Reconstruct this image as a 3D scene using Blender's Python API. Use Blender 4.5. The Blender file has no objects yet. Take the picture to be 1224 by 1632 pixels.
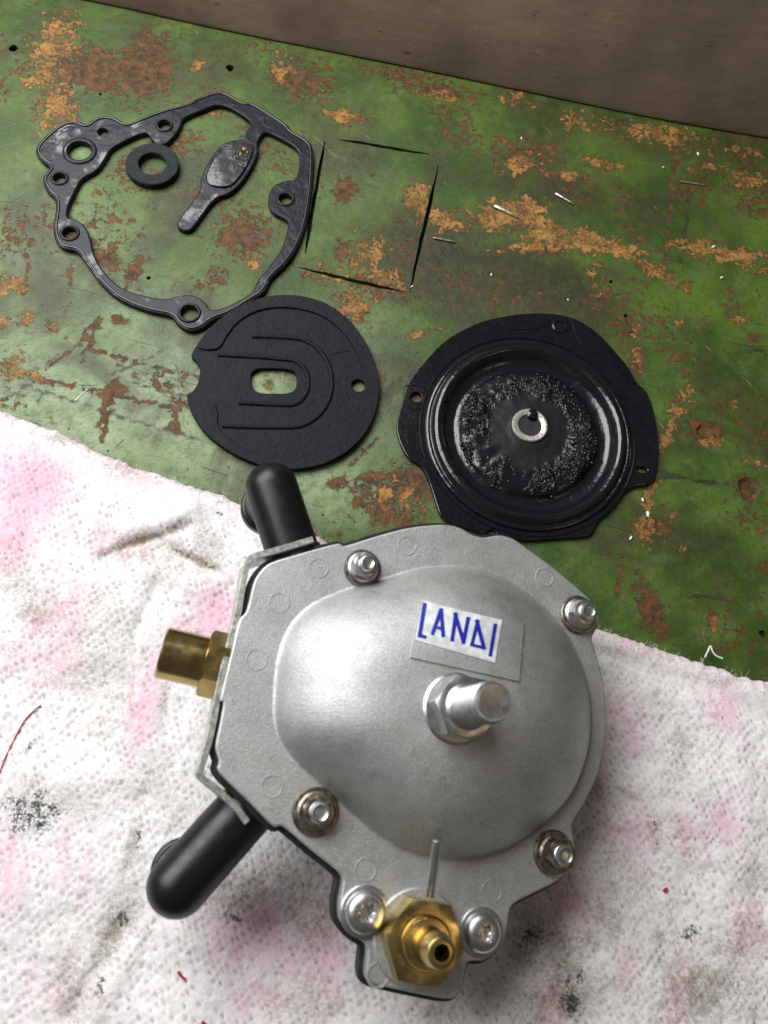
import bpy, math, random
import numpy as np
from mathutils import Vector, Matrix
from mathutils.geometry import delaunay_2d_cdt
from mathutils.bvhtree import BVHTree

random.seed(7)
SC = bpy.context.scene
COL = SC.collection

# ---------------------------------------------------------------- camera
F = 1300.0                      # focal length in photograph pixels (1224 x 1632)
CX, CY = 612.0, 816.0
H = 0.36                        # camera height above the bench
NADIR = (490.0, 1290.0)         # picture point straight below the camera


def cam_ray(px, py):
    return Vector(((px - CX) / F, (CY - py) / F, -1.0))


n_c = (-cam_ray(*NADIR)).normalized()
y_c = (Vector((0, 1, 0)) - n_c * n_c.y).normalized()
x_c = y_c.cross(n_c)
W3 = Matrix((x_c, y_c, n_c))    # camera axes -> world axes
CAM = Vector((0, 0, H))

cam_data = bpy.data.cameras.new('camera')
cam_data.sensor_fit = 'VERTICAL'
cam_data.sensor_height = 36.0
cam_data.lens = 36.0 * F / 1632.0
cam_data.clip_start = 0.01
cam_data.clip_end = 20.0
cam_data.dof.use_dof = True
cam_data.dof.focus_distance = 0.41
cam_data.dof.aperture_fstop = 13.0
cam = bpy.data.objects.new('camera', cam_data)
COL.objects.link(cam)
m = W3.to_4x4()
m.translation = CAM
cam.matrix_world = m
SC.camera = cam

# ---------------------------------------------------------------- world, lamps, exposure
world = bpy.data.worlds.new('World')
SC.world = world
world.use_nodes = True
bg = world.node_tree.nodes['Background']
bg.inputs[0].default_value = (1.0, 0.98, 0.94, 1)
bg.inputs[1].default_value = 0.09


def area(name, loc, target, sx, sy, power, color):
    l = bpy.data.lights.new(name, 'AREA')
    l.shape = 'RECTANGLE'
    l.size, l.size_y = sx, sy
    l.energy = power
    l.color = color
    o = bpy.data.objects.new(name, l)
    COL.objects.link(o)
    o.location = loc
    o.rotation_euler = (Vector(target) - Vector(loc)).to_track_quat('-Z', 'Y').to_euler()
    return o


area('window_light', (-0.40, 0.50, 0.68), (-0.05, 0.10, 0.0), 0.92, 0.60, 18.5, (0.98, 0.99, 1.0))
area('bulb_light', (0.75, -0.25, 1.0), (0.05, 0.05, 0.0), 0.15, 0.15, 0.45, (1.0, 0.72, 0.45))

SC.view_settings.view_transform = 'Standard'
SC.view_settings.look = 'None'
SC.view_settings.exposure = 0.0
SC.view_settings.gamma = 1.0
SC.view_settings.use_curve_mapping = False


# ---------------------------------------------------------------- placing helpers
def P(px, py, h=0.0):
    """point of the place at height h that the photograph shows at a pixel"""
    d = W3 @ cam_ray(px, py)
    return CAM + d * ((h - CAM.z) / d.z)


# the regulator rests on its two elbows, so its cover leans a little to the right
n_d = (W3 @ (-cam_ray(240.0, 1220.0))).normalized()
x_d = (Vector((1, 0, 0)) - n_d * n_d.x).normalized()
y_d = n_d.cross(x_d)
ZB = 0.036
P0 = P(660, 1130, 0.052)
D3 = Matrix((x_d, y_d, n_d))    # world -> regulator axes
D_ROOT = P0 - n_d * ZB


def D(px, py, hd=0.0):
    """point of the regulator, in its own axes, hd above the cover flange"""
    d = W3 @ cam_ray(px, py)
    t = (P0 + n_d * hd - CAM).dot(n_d) / d.dot(n_d)
    return D3 @ (CAM + d * t - D_ROOT)


# ---------------------------------------------------------------- noise in numpy
_rng = np.random.RandomState(5)
_tab = _rng.rand(256, 256)


def vn(x, y, s=0):
    x = np.asarray(x, float) + s * 17.3
    y = np.asarray(y, float) + s * 9.1
    xi, yi = np.floor(x).astype(int), np.floor(y).astype(int)
    fx, fy = x - xi, y - yi
    fx, fy = fx * fx * (3 - 2 * fx), fy * fy * (3 - 2 * fy)
    a, b = xi & 255, (xi + 1) & 255
    c, d = yi & 255, (yi + 1) & 255
    return (_tab[a, c] * (1 - fx) + _tab[b, c] * fx) * (1 - fy) + (_tab[a, d] * (1 - fx) + _tab[b, d] * fx) * fy


def fbm(x, y, s=0, o=4):
    r, a, t = 0, 1.0, 0
    for i in range(o):
        r = r + a * vn(x * 2 ** i, y * 2 ** i, s + i)
        t += a
        a *= 0.55
    return r / t


# ---------------------------------------------------------------- material helpers
class NT:
    def __init__(self, name):
        self.m = bpy.data.materials.new(name)
        self.m.use_nodes = True
        self.t = self.m.node_tree
        self.b = self.t.nodes['Principled BSDF']
        self.tc = self.t.nodes.new('ShaderNodeTexCoord').outputs['Object']

    def set(self, sock, v):
        i = self.b.inputs[sock]
        if hasattr(v, 'is_output'):
            self.t.links.new(v, i)
        else:
            i.default_value = v if not (isinstance(v, tuple) and len(v) == 3) else (*v, 1)
        return self

    def put(self, node, sock, v):
        i = node.inputs[sock]
        if hasattr(v, 'is_output'):
            self.t.links.new(v, i)
        elif isinstance(v, tuple) and len(v) == 3 and i.type == 'RGBA':
            i.default_value = (*v, 1)
        else:
            i.default_value = v

    def noise(self, scale, detail=4, rough=0.55, vec=None, dist=0.0):
        n = self.t.nodes.new('ShaderNodeTexNoise')
        self.put(n, 'Vector', vec or self.tc)
        self.put(n, 'Scale', scale)
        self.put(n, 'Detail', detail)
        self.put(n, 'Roughness', rough)
        self.put(n, 'Distortion', dist)
        return n.outputs['Fac']

    def voronoi(self, scale, vec=None, feature='F1', out='Distance'):
        n = self.t.nodes.new('ShaderNodeTexVoronoi')
        n.feature = feature
        self.put(n, 'Vector', vec or self.tc)
        self.put(n, 'Scale', scale)
        return n.outputs[out]

    def mapping(self, rot=0.0, scale=(1, 1, 1), loc=(0, 0, 0)):
        n = self.t.nodes.new('ShaderNodeMapping')
        self.put(n, 'Vector', self.tc)
        n.inputs['Rotation'].default_value = (0, 0, rot)
        n.inputs['Scale'].default_value = scale
        n.inputs['Location'].default_value = loc
        return n.outputs[0]

    def math(self, op, a, b=0.0, clamp=False):
        n = self.t.nodes.new('ShaderNodeMath')
        n.operation = op
        n.use_clamp = clamp
        self.put(n, 0, a)
        self.put(n, 1, b)
        return n.outputs[0]

    def ramp(self, v, lo, hi, a=0.0, b=1.0):
        n = self.t.nodes.new('ShaderNodeMapRange')
        n.interpolation_type = 'SMOOTHSTEP'
        self.put(n, 'Value', v)
        self.put(n, 'From Min', lo)
        self.put(n, 'From Max', hi)
        self.put(n, 'To Min', a)
        self.put(n, 'To Max', b)
        return n.outputs[0]

    def mix(self, f, a, b, mode='MIX'):
        n = self.t.nodes.new('ShaderNodeMix')
        n.data_type = 'RGBA'
        n.blend_type = mode
        self.put(n, 0, f)
        self.put(n, 6, a)
        self.put(n, 7, b)
        return n.outputs[2]

    def attr(self, name):
        n = self.t.nodes.new('ShaderNodeAttribute')
        n.attribute_name = name
        return n.outputs['Fac']

    def bump(self, h, dist, strength=1.0, prev=None):
        n = self.t.nodes.new('ShaderNodeBump')
        self.put(n, 'Height', h)
        self.put(n, 'Distance', dist)
        self.put(n, 'Strength', strength)
        if prev is not None:
            self.put(n, 'Normal', prev)
        self.t.links.new(n.outputs[0], self.b.inputs['Normal'])
        return n.outputs[0]


def simple(name, color, rough, metal=0.0, var=0.25, vscale=120, grain=1500, bump=0.00008, rvar=0.12, dark=None, spec=0.5):
    k = NT(name)
    n = k.noise(vscale, 5)
    d = dark or tuple(c * (1 - var) for c in color)
    k.set('Base Color', k.mix(k.ramp(n, 0.35, 0.68), d, color))
    g = k.noise(grain, 3)
    k.set('Roughness', k.ramp(k.noise(vscale * 2.3, 4), 0.3, 0.7, max(rough - rvar, 0.03), rough + rvar))
    k.set('Metallic', metal)
    k.set('Specular IOR Level', spec)
    if bump:
        k.bump(g, bump)
    return k.m


# ---------------------------------------------------------------- materials of the things
def mat_bench():
    k = NT('worn_green_paint')
    grain = k.mapping(0.2, (1.0, 7.0, 1.0))
    n_big = k.noise(22, 5, 0.6)
    n_mid = k.noise(90, 6, 0.62)
    n_edge = k.noise(210, 8, 0.68, dist=0.5)
    n_edge2 = k.noise(520, 6, 0.7)
    n_grain = k.noise(260, 6, 0.7, vec=grain)
    pale = k.attr('pale')
    green = k.mix(k.ramp(n_big, 0.36, 0.66), (0.024, 0.056, 0.006), (0.072, 0.122, 0.014))
    green = k.mix(k.ramp(n_mid, 0.45, 0.72, 0, 0.6), green, (0.10, 0.135, 0.036))
    green = k.mix(k.math('MULTIPLY', pale, k.ramp(n_mid, 0.3, 0.6, 0.45, 0.9)), green, (0.25, 0.31, 0.18))  # lighter green at left paints the window's sheen into the colour
    # grime on top of the paint
    grime = k.math('ADD', k.attr('dark'), k.math('MULTIPLY', k.math('SUBTRACT', n_mid, 0.5), 1.0))
    green = k.mix(k.ramp(grime, 0.22, 0.7, 0, 0.85), green, (0.022, 0.017, 0.008))
    green = k.mix(k.ramp(n_grain, 0.52, 0.70, 0, 0.7), green, (0.022, 0.03, 0.010))
    oil = k.noise(13, 6, 0.65, dist=0.8)
    green = k.mix(k.ramp(oil, 0.46, 0.66, 0, 0.8), green, (0.030, 0.027, 0.009))
    fl = k.noise(150, 7, 0.7)
    green = k.mix(k.ramp(fl, 0.52, 0.60, 0, 0.45), green, (0.045, 0.062, 0.022))
    # bare brown primer and raw wood where the paint has chipped away
    jit = k.math('ADD', k.math('MULTIPLY', k.math('SUBTRACT', n_edge, 0.5), 1.9), k.math('MULTIPLY', k.math('SUBTRACT', n_edge2, 0.5), 0.5))
    wear = k.math('MULTIPLY', k.math('SUBTRACT', n_big, 0.5), 0.5)
    cell = k.t.nodes.new('ShaderNodeSeparateColor')
    k.put(cell, 0, k.voronoi(330, vec=None, out='Color'))
    jit = k.math('ADD', jit, k.math('MULTIPLY', k.math('SUBTRACT', cell.outputs[0], 0.5), 0.34))
    jw = k.math('ADD', jit, wear)
    m_brown = k.ramp(k.math('ADD', k.attr('brown'), jw), 0.50, 0.54)
    m_or = k.ramp(k.math('ADD', k.attr('orange'), k.math('ADD', jit, k.math('MULTIPLY', wear, 1.2))), 0.50, 0.57)
    halo = k.ramp(k.math('ADD', k.math('MAXIMUM', k.attr('orange'), k.attr('brown')), jw), 0.18, 0.55, 0, 0.7)
    green = k.mix(halo, green, (0.055, 0.045, 0.018))
    brown = k.mix(k.ramp(n_edge, 0.35, 0.65), (0.026, 0.014, 0.007), (0.12, 0.050, 0.016))
    orange = k.mix(k.ramp(k.math('ADD', k.math('MULTIPLY', n_edge2, 0.45), k.math('MULTIPLY', n_mid, 0.55)), 0.38, 0.62), (0.065, 0.028, 0.008), (0.34, 0.17, 0.042))
    c = k.mix(k.math('MULTIPLY', m_brown, 0.93), green, brown)
    c = k.mix(k.math('MULTIPLY', m_or, k.ramp(k.noise(130, 5, 0.65), 0.38, 0.56, 0.45, 0.95)), c, orange)
    # scratches and pin pricks
    for rot, fr, th, col in ((0.22, 75, 0.56, (0.035, 0.024, 0.012)), (0.28, 130, 0.60, (0.02, 0.018, 0.01)), (1.38, 60, 0.58, (0.06, 0.035, 0.016)), (-0.8, 70, 0.60, (0.03, 0.022, 0.012)), (0.9, 90, 0.61, (0.15, 0.17, 0.08))):
        mp = k.mapping(rot)
        sp = k.t.nodes.new('ShaderNodeSeparateXYZ')
        k.put(sp, 0, mp)
        ln = k.math('ADD', k.math('MULTIPLY', sp.outputs[1], fr), k.math('MULTIPLY', k.noise(9, 3, vec=mp), 2.2))
        ln = k.math('ABSOLUTE', k.math('SUBTRACT', k.math('FRACT', ln), 0.5))
        gt = k.ramp(k.noise(22, 4, 0.6, vec=k.mapping(rot, (1, 3, 1), (rot * 3, fr * .1, 0))), th, th + 0.05)
        c = k.mix(k.math('MULTIPLY', k.ramp(ln, 0.012, 0.028 + fr * .0001, 0.8, 0.0), gt), c, col)
    pits = k.voronoi(120)
    gate = k.ramp(k.noise(60, 2), 0.52, 0.6)
    c = k.mix(k.math('MULTIPLY', k.ramp(pits, 0.05, 0.12, 1, 0), gate), c, (0.025, 0.02, 0.012))
    cut = k.attr('cut')
    c = k.mix(k.ramp(cut, 0.35, 0.6), c, (0.012, 0.009, 0.006))
    spk = k.voronoi(420)
    c = k.mix(k.math('MULTIPLY', k.ramp(spk, 0.08, 0.2, 1, 0), k.ramp(k.noise(180, 2), 0.55, 0.62)), c, (0.012, 0.010, 0.006))
    k.set('Base Color', c)
    chip = k.math('MAXIMUM', m_brown, m_or)
    r = k.math('ADD', k.ramp(n_mid, 0.3, 0.7, 0.36, 0.52), k.math('MULTIPLY', chip, 0.25), True)
    k.set('Roughness', r)
    k.set('Specular IOR Level', 0.27)
    b = k.bump(k.math('MULTIPLY', chip, -1.0), 0.0008)
    b = k.bump(k.math('ADD', n_edge2, n_grain), 0.00022, 1.0, b)
    k.bump(n_mid, 0.0011, 0.6, b)
    return k.m


def mat_towel():
    k = NT('stained_white_cotton')
    n1 = k.noise(55, 5, 0.6)
    n2 = k.noise(230, 5, 0.65)
    n3 = k.noise(900, 4, 0.7)
    strk = k.noise(70, 5, 0.65, vec=k.mapping(0.35, (2.6, 0.8, 1)))
    base = k.mix(k.ramp(n2, 0.3, 0.7), (0.74, 0.72, 0.70), (0.86, 0.85, 0.84))
    jit = k.math('ADD', k.math('MULTIPLY', k.math('SUBTRACT', n2, 0.5), 0.9), k.math('MULTIPLY', k.math('SUBTRACT', n3, 0.5), 1.1))
    pk = k.math('ADD', k.math('ADD', k.attr('pink'), k.math('MULTIPLY', k.math('SUBTRACT', strk, 0.46), 1.3)), k.math('MULTIPLY', jit, 0.55))
    c = k.mix(k.ramp(pk, 0.05, 1.0, 0, 0.85), base, (0.80, 0.44, 0.56))
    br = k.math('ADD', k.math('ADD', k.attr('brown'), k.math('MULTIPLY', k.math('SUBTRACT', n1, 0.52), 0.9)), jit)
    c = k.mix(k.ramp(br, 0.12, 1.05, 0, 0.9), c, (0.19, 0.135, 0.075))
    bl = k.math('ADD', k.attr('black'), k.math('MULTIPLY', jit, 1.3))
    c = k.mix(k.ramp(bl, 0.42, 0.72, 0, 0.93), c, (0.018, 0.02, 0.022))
    spk = k.ramp(k.noise(330, 5, 0.7), 0.60, 0.68, 0, 0.35)
    c = k.mix(k.math('MULTIPLY', spk, k.ramp(n1, 0.45, 0.6)), c, (0.25, 0.19, 0.12))
    pits = k.attr('pit')
    c = k.mix(k.math('MULTIPLY', pits, 0.6), c, (0.22, 0.17, 0.16))  # shade in the knit holes is painted into the colour
    k.set('Base Color', c)
    k.set('Roughness', 0.95)
    k.set('Specular IOR Level', 0.1)
    k.set('Sheen Weight', 0.25)
    b = k.bump(n3, 0.0004)
    k.bump(k.noise(2600, 3, 0.7), 0.0004, 1.0, b)
    return k.m


def mat_board():
    k = NT('grey_brown_board')
    g = k.noise(34, 6, 0.6, vec=k.mapping(-0.2, (1, 1, 3)))
    n = k.noise(16, 5, 0.55)
    c = k.mix(k.ramp(n, 0.3, 0.7), (0.115, 0.080, 0.052), (0.19, 0.140, 0.095))
    c = k.mix(k.ramp(g, 0.55, 0.75, 0, 0.4), c, (0.20, 0.155, 0.11))
    s = k.noise(60, 5, 0.6, vec=k.mapping(-0.2, (1.0, 1.0, 4.5)))
    c = k.mix(k.ramp(s, 0.65, 0.70, 0, 0.75), c, (0.04, 0.028, 0.018))
    st = k.noise(9, 5, 0.6)
    c = k.mix(k.ramp(st, 0.48, 0.68, 0, 0.5), c, (0.09, 0.06, 0.038))
    k.set('Base Color', c)
    k.set('Roughness', 0.7)
    b = k.bump(k.noise(700, 4), 0.00006)
    k.bump(g, 0.0008, 0.6, b)
    return k.m


def mat_aluminium():
    k = NT('cast_aluminium')
    n1 = k.noise(38, 5, 0.6)
    n2 = k.noise(170, 5, 0.6)
    c = k.mix(k.ramp(n1, 0.35, 0.7), (0.36, 0.357, 0.345), (0.45, 0.447, 0.435))
    c = k.mix(k.ramp(n2, 0.56, 0.76, 0, 0.35), c, (0.22, 0.20, 0.17))
    sp = k.noise(1700, 3, 0.75)
    c = k.mix(k.ramp(sp, 0.40, 0.62, 0.0, 0.42), c, (0.62, 0.66, 0.65))
    c = k.mix(k.ramp(sp, 0.46, 0.32, 0.0, 0.35), c, (0.20, 0.195, 0.18))
    k.set('Base Color', c)
    k.set('Metallic', 0.86)
    k.set('Roughness', k.ramp(n2, 0.3, 0.7, 0.50, 0.60))
    b = k.bump(sp, 0.00016)
    b = k.bump(k.noise(520, 4), 0.00007, 1.0, b)
    k.bump(k.noise(60, 3), 0.0002, 0.5, b)
    return k.m


def mat_rubber(name, col, rough, wet_scale=90, wet=0.5, wet_rough=0.1, grain=0.00012, mid=0.0004, spec=0.5):
    k = NT(name)
    n = k.noise(wet_scale, 5, 0.6)
    n2 = k.noise(600, 4, 0.65)
    c = k.mix(k.ramp(n2, 0.35, 0.7), tuple(x * 0.7 for x in col), tuple(x * 1.25 for x in col))
    dust = k.noise(140, 6, 0.7)
    c = k.mix(k.ramp(dust, 0.58, 0.78, 0, 0.35), c, (0.022, 0.023, 0.027))
    k.set('Base Color', c)
    lo = 1.0 - wet
    w = k.ramp(n, lo - 0.05, lo + 0.08)
    r = k.math('ADD', k.math('MULTIPLY', k.math('SUBTRACT', 1.0, w), rough), k.math('MULTIPLY', w, wet_rough))
    k.set('Roughness', r)
    k.set('Specular IOR Level', k.math('ADD', k.math('MULTIPLY', w, spec), 0.14))
    b = k.bump(n2, grain)
    k.bump(k.noise(110, 3), mid, 0.7, b)
    return k.m


def mat_plate(R):
    """diaphragm rubber: dull in the middle, beaded with oil in a ring around it"""
    k = NT('oil_beaded_rubber')
    sx = k.t.nodes.new('ShaderNodeVectorMath')
    sx.operation = 'MULTIPLY'
    k.put(sx, 0, k.tc)
    sx.inputs[1].default_value = (1 / R, 1 / R, 0)
    ln = k.t.nodes.new('ShaderNodeVectorMath')
    ln.operation = 'LENGTH'
    k.put(ln, 0, sx.outputs[0])
    r = k.math('ADD', ln.outputs['Value'], k.math('MULTIPLY', k.math('SUBTRACT', k.noise(110, 4), 0.5), 0.22))
    wet = k.math('MULTIPLY', k.ramp(r, 0.36, 0.48), k.ramp(r, 0.70, 0.60))
    pat = k.ramp(k.noise(60, 5, 0.65), 0.47, 0.60)
    wet = k.math('MULTIPLY', wet, pat)
    mid = k.ramp(r, 0.44, 0.34)
    c = k.mix(mid, (0.006, 0.006, 0.008), (0.010, 0.010, 0.012))
    k.set('Base Color', c)
    k.set('Specular IOR Level', k.math('ADD', k.math('MULTIPLY', k.math('SUBTRACT', 1.0, mid), 0.3), 0.2))
    dull = k.math('ADD', k.math('MULTIPLY', mid, 0.28), 0.16)
    k.set('Roughness', k.math('SUBTRACT', dull, k.math('MULTIPLY', wet, 0.09)))
    v = k.ramp(k.noise(150, 4, 0.55, dist=1.0), 0.44, 0.60)
    h = k.math('MULTIPLY', k.math('ADD', v, k.noise(380, 3)), wet)
    b = k.bump(h, 0.0015)
    b = k.bump(k.noise(60, 3), 0.0012, 0.8, b)
    k.bump(k.noise(1500, 3), 0.00006, 1.0, b)
    return k.m


M_BENCH, M_TOWEL, M_BOARD, M_ALU = mat_bench(), mat_towel(), mat_board(), mat_aluminium()
M_GASKET = mat_rubber('oily_black_gasket', (0.012, 0.013, 0.016), 0.30, 70, 0.42, 0.07, 0.00005, 0.0009, 0.30)
M_DISC = mat_rubber('dull_black_rubber', (0.007, 0.007, 0.010), 0.60, 60, 0.05, 0.4, 0.0003, 0.0008, 0.3)
M_DIA = mat_rubber('wet_black_diaphragm', (0.006, 0.006, 0.008), 0.24, 50, 0.55, 0.12, 0.00004, 0.0003, 0.35)
M_WASHER = mat_rubber('grey_rubber', (0.020, 0.025, 0.025), 0.8, 60, 0.02, 0.6)
M_OIL = simple('oil', (0.01, 0.01, 0.012), 0.06, 0, 0.1, bump=0, rvar=0.02)
M_PIPE = simple('black_plastic_pipe', (0.006, 0.006, 0.007), 0.36, 0, 0.2, bump=0.00003, rvar=0.05, spec=0.3)
M_BLACK = simple('black_seal', (0.008, 0.008, 0.009), 0.5)
M_STEEL = simple('zinc_steel', (0.52, 0.52, 0.51), 0.36, 1.0, 0.12, 150, bump=0.00001, rvar=0.05)
M_SCREW = simple('bright_screw_steel', (0.52, 0.52, 0.51), 0.36, 1.0, 0.12, 200, bump=0.00001, rvar=0.05)
M_RUST = simple('rusty_dark_washer', (0.26, 0.245, 0.22), 0.38, 0.9, 0.3, 350, bump=0.00006, dark=(0.12, 0.085, 0.06))
M_CLIP = simple('yellowish_zinc_strip', (0.60, 0.61, 0.55), 0.40, 0.85, 0.25, 300, bump=0.00006)
M_BRASS = simple('brass', (0.54, 0.40, 0.15), 0.30, 1.0, 0.25, 110, bump=0.00001, rvar=0.06)
M_BRASS2 = simple('tarnished_brass', (0.54, 0.40, 0.17), 0.24, 1.0, 0.22, 110, bump=0.00001, rvar=0.05)
M_STICK = simple('white_sticker', (0.60, 0.63, 0.63), 0.45, 0, 0.3, 260, bump=0.00002)
M_BLUE = simple('blue_ink', (0.012, 0.014, 0.30), 0.4, 0, 0.2, 500, bump=0)
M_RING = simple('pale_metal_ring', (0.70, 0.68, 0.60), 0.32, 0.7, 0.3, 500, bump=0.00005)
M_CHIP = simple('shiny_sliver', (0.75, 0.75, 0.74), 0.25, 0.9, 0.2, 500, bump=0)
M_SPECK = simple('white_crumb', (0.75, 0.75, 0.72), 0.6, 0, 0.2, 500, bump=0)
M_RED = simple('red_thread', (0.42, 0.02, 0.035), 0.85, 0, 0.3, 500, bump=0)
M_LINT = simple('white_lint', (0.72, 0.68, 0.66), 0.95, 0, 0.2, 500, bump=0, spec=0.1)
M_YEL = simple('yellow_grease', (0.35, 0.24, 0.03), 0.3, 0, 0.3, 500, bump=0)


# ---------------------------------------------------------------- mesh helpers
class MB:
    def __init__(self):
        self.v, self.f = [], []

    def add(self, vs, fs):
        o = len(self.v)
        self.v += [tuple(p) for p in vs]
        self.f += [tuple(i + o for i in f) for f in fs]
        return self

    def lathe(self, prof, M=None, seg=40, cap0=False, cap1=True, hexa=None):
        """prof: (radius, z); hexa: radius multiplier function of the angle"""
        M = M or Matrix()
        vs, fs = [], []
        for r, z in prof:
            for i in range(seg):
                a = 2 * math.pi * i / seg
                k = hexa(a) if hexa else 1.0
                vs.append(M @ Vector((r * k * math.cos(a), r * k * math.sin(a), z)))
        for j in range(len(prof) - 1):
            for i in range(seg):
                i2 = (i + 1) % seg
                fs.append((j * seg + i, j * seg + i2, (j + 1) * seg + i2, (j + 1) * seg + i))
        if cap0:
            fs.append(tuple(range(seg - 1, -1, -1)))
        if cap1:
            o = (len(prof) - 1) * seg
            fs.append(tuple(range(o, o + seg)))
        return self.add(vs, fs)

    def tube(self, path, rad, seg=12, caps=True):
        path = [Vector(p) for p in path]
        rad = rad if isinstance(rad, (list, tuple)) else [rad] * len(path)
        vs, fs = [], []
        up = None
        for i, p in enumerate(path):
            t = (path[min(i + 1, len(path) - 1)] - path[max(i - 1, 0)]).normalized()
            if up is None:
                up = Vector((0, 0, 1)) if abs(t.z) < 0.9 else Vector((1, 0, 0))
            u = (up - t * up.dot(t)).normalized()
            up = u
            w = t.cross(u)
            for k in range(seg):
                a = 2 * math.pi * k / seg
                vs.append(p + (u * math.cos(a) + w * math.sin(a)) * rad[i])
        for i in range(len(path) - 1):
            for k in range(seg):
                k2 = (k + 1) % seg
                fs.append((i * seg + k, i * seg + k2, (i + 1) * seg + k2, (i + 1) * seg + k))
        if caps:
            fs.append(tuple(range(seg - 1, -1, -1)))
            o = (len(path) - 1) * seg
            fs.append(tuple(range(o, o + seg)))
        return self.add(vs, fs)

    def build(self, name, mat, parent=None, smooth=35.0):
        me = bpy.data.meshes.new(name)
        me.from_pydata([tuple(p) for p in self.v], [], self.f)
        me.validate()
        me.update()
        me.materials.append(mat)
        if smooth:
            me.shade_smooth()
            me.set_sharp_from_angle(angle=math.radians(smooth))
        o = bpy.data.objects.new(name, me)
        COL.objects.link(o)
        if parent:
            o.parent = parent
        return o


def tag(o, label=None, cat=None, group=None, kind=None):
    for k, v in (('label', label), ('category', cat), ('group', group), ('kind', kind)):
        if v:
            o[k] = v
    return o


def empty(name, loc, M3=None):
    o = bpy.data.objects.new(name, None)
    COL.objects.link(o)
    mm = (M3.to_4x4() if M3 else Matrix())
    mm.translation = loc
    o.matrix_world = mm
    o.empty_display_size = 0.01
    return o


def chaikin(p, it=1, closed=True, w=0.25):
    p = [Vector(q) for q in p]
    for _ in range(it):
        r = [] if closed else [p[0]]
        n = len(p)
        for i in range(n if closed else n - 1):
            a, b = p[i], p[(i + 1) % n]
            r += [a.lerp(b, w), a.lerp(b, 1 - w)]
        if not closed:
            r.append(p[-1])
        p = r
    return p


def area2(p):
    return 0.5 * sum(p[i][0] * p[(i + 1) % len(p)][1] - p[(i + 1) % len(p)][0] * p[i][1] for i in range(len(p)))


def ccw(p):
    return p if area2(p) > 0 else p[::-1]


def offset(p, d):
    """outwards offset of a counter-clockwise polygon of 2D vectors"""
    r, n = [], len(p)
    for i in range(n):
        a, b, c = p[i - 1], p[i], p[(i + 1) % n]
        e1, e2 = (b - a), (c - b)
        if e1.length < 1e-9 or e2.length < 1e-9:
            r.append(b.copy())
            continue
        n1 = Vector((e1.y, -e1.x)).normalized()
        n2 = Vector((e2.y, -e2.x)).normalized()
        k = n1 + n2
        L = max(k.length_squared, 0.9)
        r.append(b + k * (2 * d / L))
    return r


def inside(px, py, poly):
    px, py = np.asarray(px), np.asarray(py)
    r = np.zeros(px.shape, bool)
    n = len(poly)
    for i in range(n):
        x1, y1 = poly[i][0], poly[i][1]
        x2, y2 = poly[(i + 1) % n][0], poly[(i + 1) % n][1]
        c = (y1 > py) != (y2 > py)
        with np.errstate(divide='ignore', invalid='ignore'):
            r ^= c & (px < (x2 - x1) * (py - y1) / (y2 - y1 + 1e-30) + x1)
    return r


def cdt(loops, extra=()):
    """triangles inside loops[0] and outside the other loops -> (points, triangles)"""
    S = 1000.0
    vs, es = [], []
    for L in loops:
        o = len(vs)
        vs += [Vector((q[0] * S, q[1] * S)) for q in L]
        es += [(o + i, o + (i + 1) % len(L)) for i in range(len(L))]
    vs += [Vector((q[0] * S, q[1] * S)) for q in extra]
    V, _, T, *_ = delaunay_2d_cdt(vs, es, [], 0, 1e-5, False)
    A = np.array([(v.x / S, v.y / S) for v in V])
    T = np.array([t for t in T if len(t) == 3])
    c = A[T].mean(1)
    k = inside(c[:, 0], c[:, 1], loops[0])
    for L in loops[1:]:
        k &= ~inside(c[:, 0], c[:, 1], L)
    T = T[k]
    a, b, d = A[T[:, 0]], A[T[:, 1]], A[T[:, 2]]
    cr = (b[:, 0] - a[:, 0]) * (d[:, 1] - a[:, 1]) - (b[:, 1] - a[:, 1]) * (d[:, 0] - a[:, 0])
    T[cr < 0] = T[cr < 0][:, ::-1]
    return A, T


def slab(mb, outer, holes, z0, z1, b=0.0004, bottom=False, steps=3):
    """flat piece with rounded upper edges, cut out along its outline, holes punched through"""
    outer = ccw([Vector(q[:2]) for q in outer])
    holes = [ccw([Vector(q[:2]) for q in h]) for h in holes]
    tops = []
    for L, sg in [(outer, -1)] + [(h, 1) for h in holes]:
        rings = [(L, z0)]
        for s in range(steps + 1):
            a = math.pi / 2 * s / steps
            rings.append((offset(L, sg * b * (1 - math.cos(a))), z1 - b + b * math.sin(a)))
        n = len(L)
        vs, fs = [], []
        for R, z in rings:
            vs += [(q.x, q.y, z) for q in R]
        for j in range(len(rings) - 1):
            for i in range(n):
                i2 = (i + 1) % n
                q = (j * n + i, j * n + i2, (j + 1) * n + i2, (j + 1) * n + i)
                fs.append(q if sg < 0 else q[::-1])
        mb.add(vs, fs)
        tops.append(rings[-1][0])
    A, T = cdt(tops)
    mb.add([(x, y, z1) for x, y in A], [tuple(int(i) for i in t) for t in T])
    return mb


def circ(c, r, n=24, ry=None, rot=0.0):
    ry = ry or r
    return [Vector((c[0] + r * math.cos(a) * math.cos(rot) - ry * math.sin(a) * math.sin(rot),
                    c[1] + r * math.cos(a) * math.sin(rot) + ry * math.sin(a) * math.cos(rot)))
            for a in (2 * math.pi * i / n for i in range(n))]


def seg_dist(X, Y, a, b):
    ax, ay, bx, by = a[0], a[1], b[0], b[1]
    L = (bx - ax) ** 2 + (by - ay) ** 2 + 1e-12
    t = np.clip(((X - ax) * (bx - ax) + (Y - ay) * (by - ay)) / L, 0, 1)
    return np.hypot(X - ax - t * (bx - ax), Y - ay - t * (by - ay))


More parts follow.
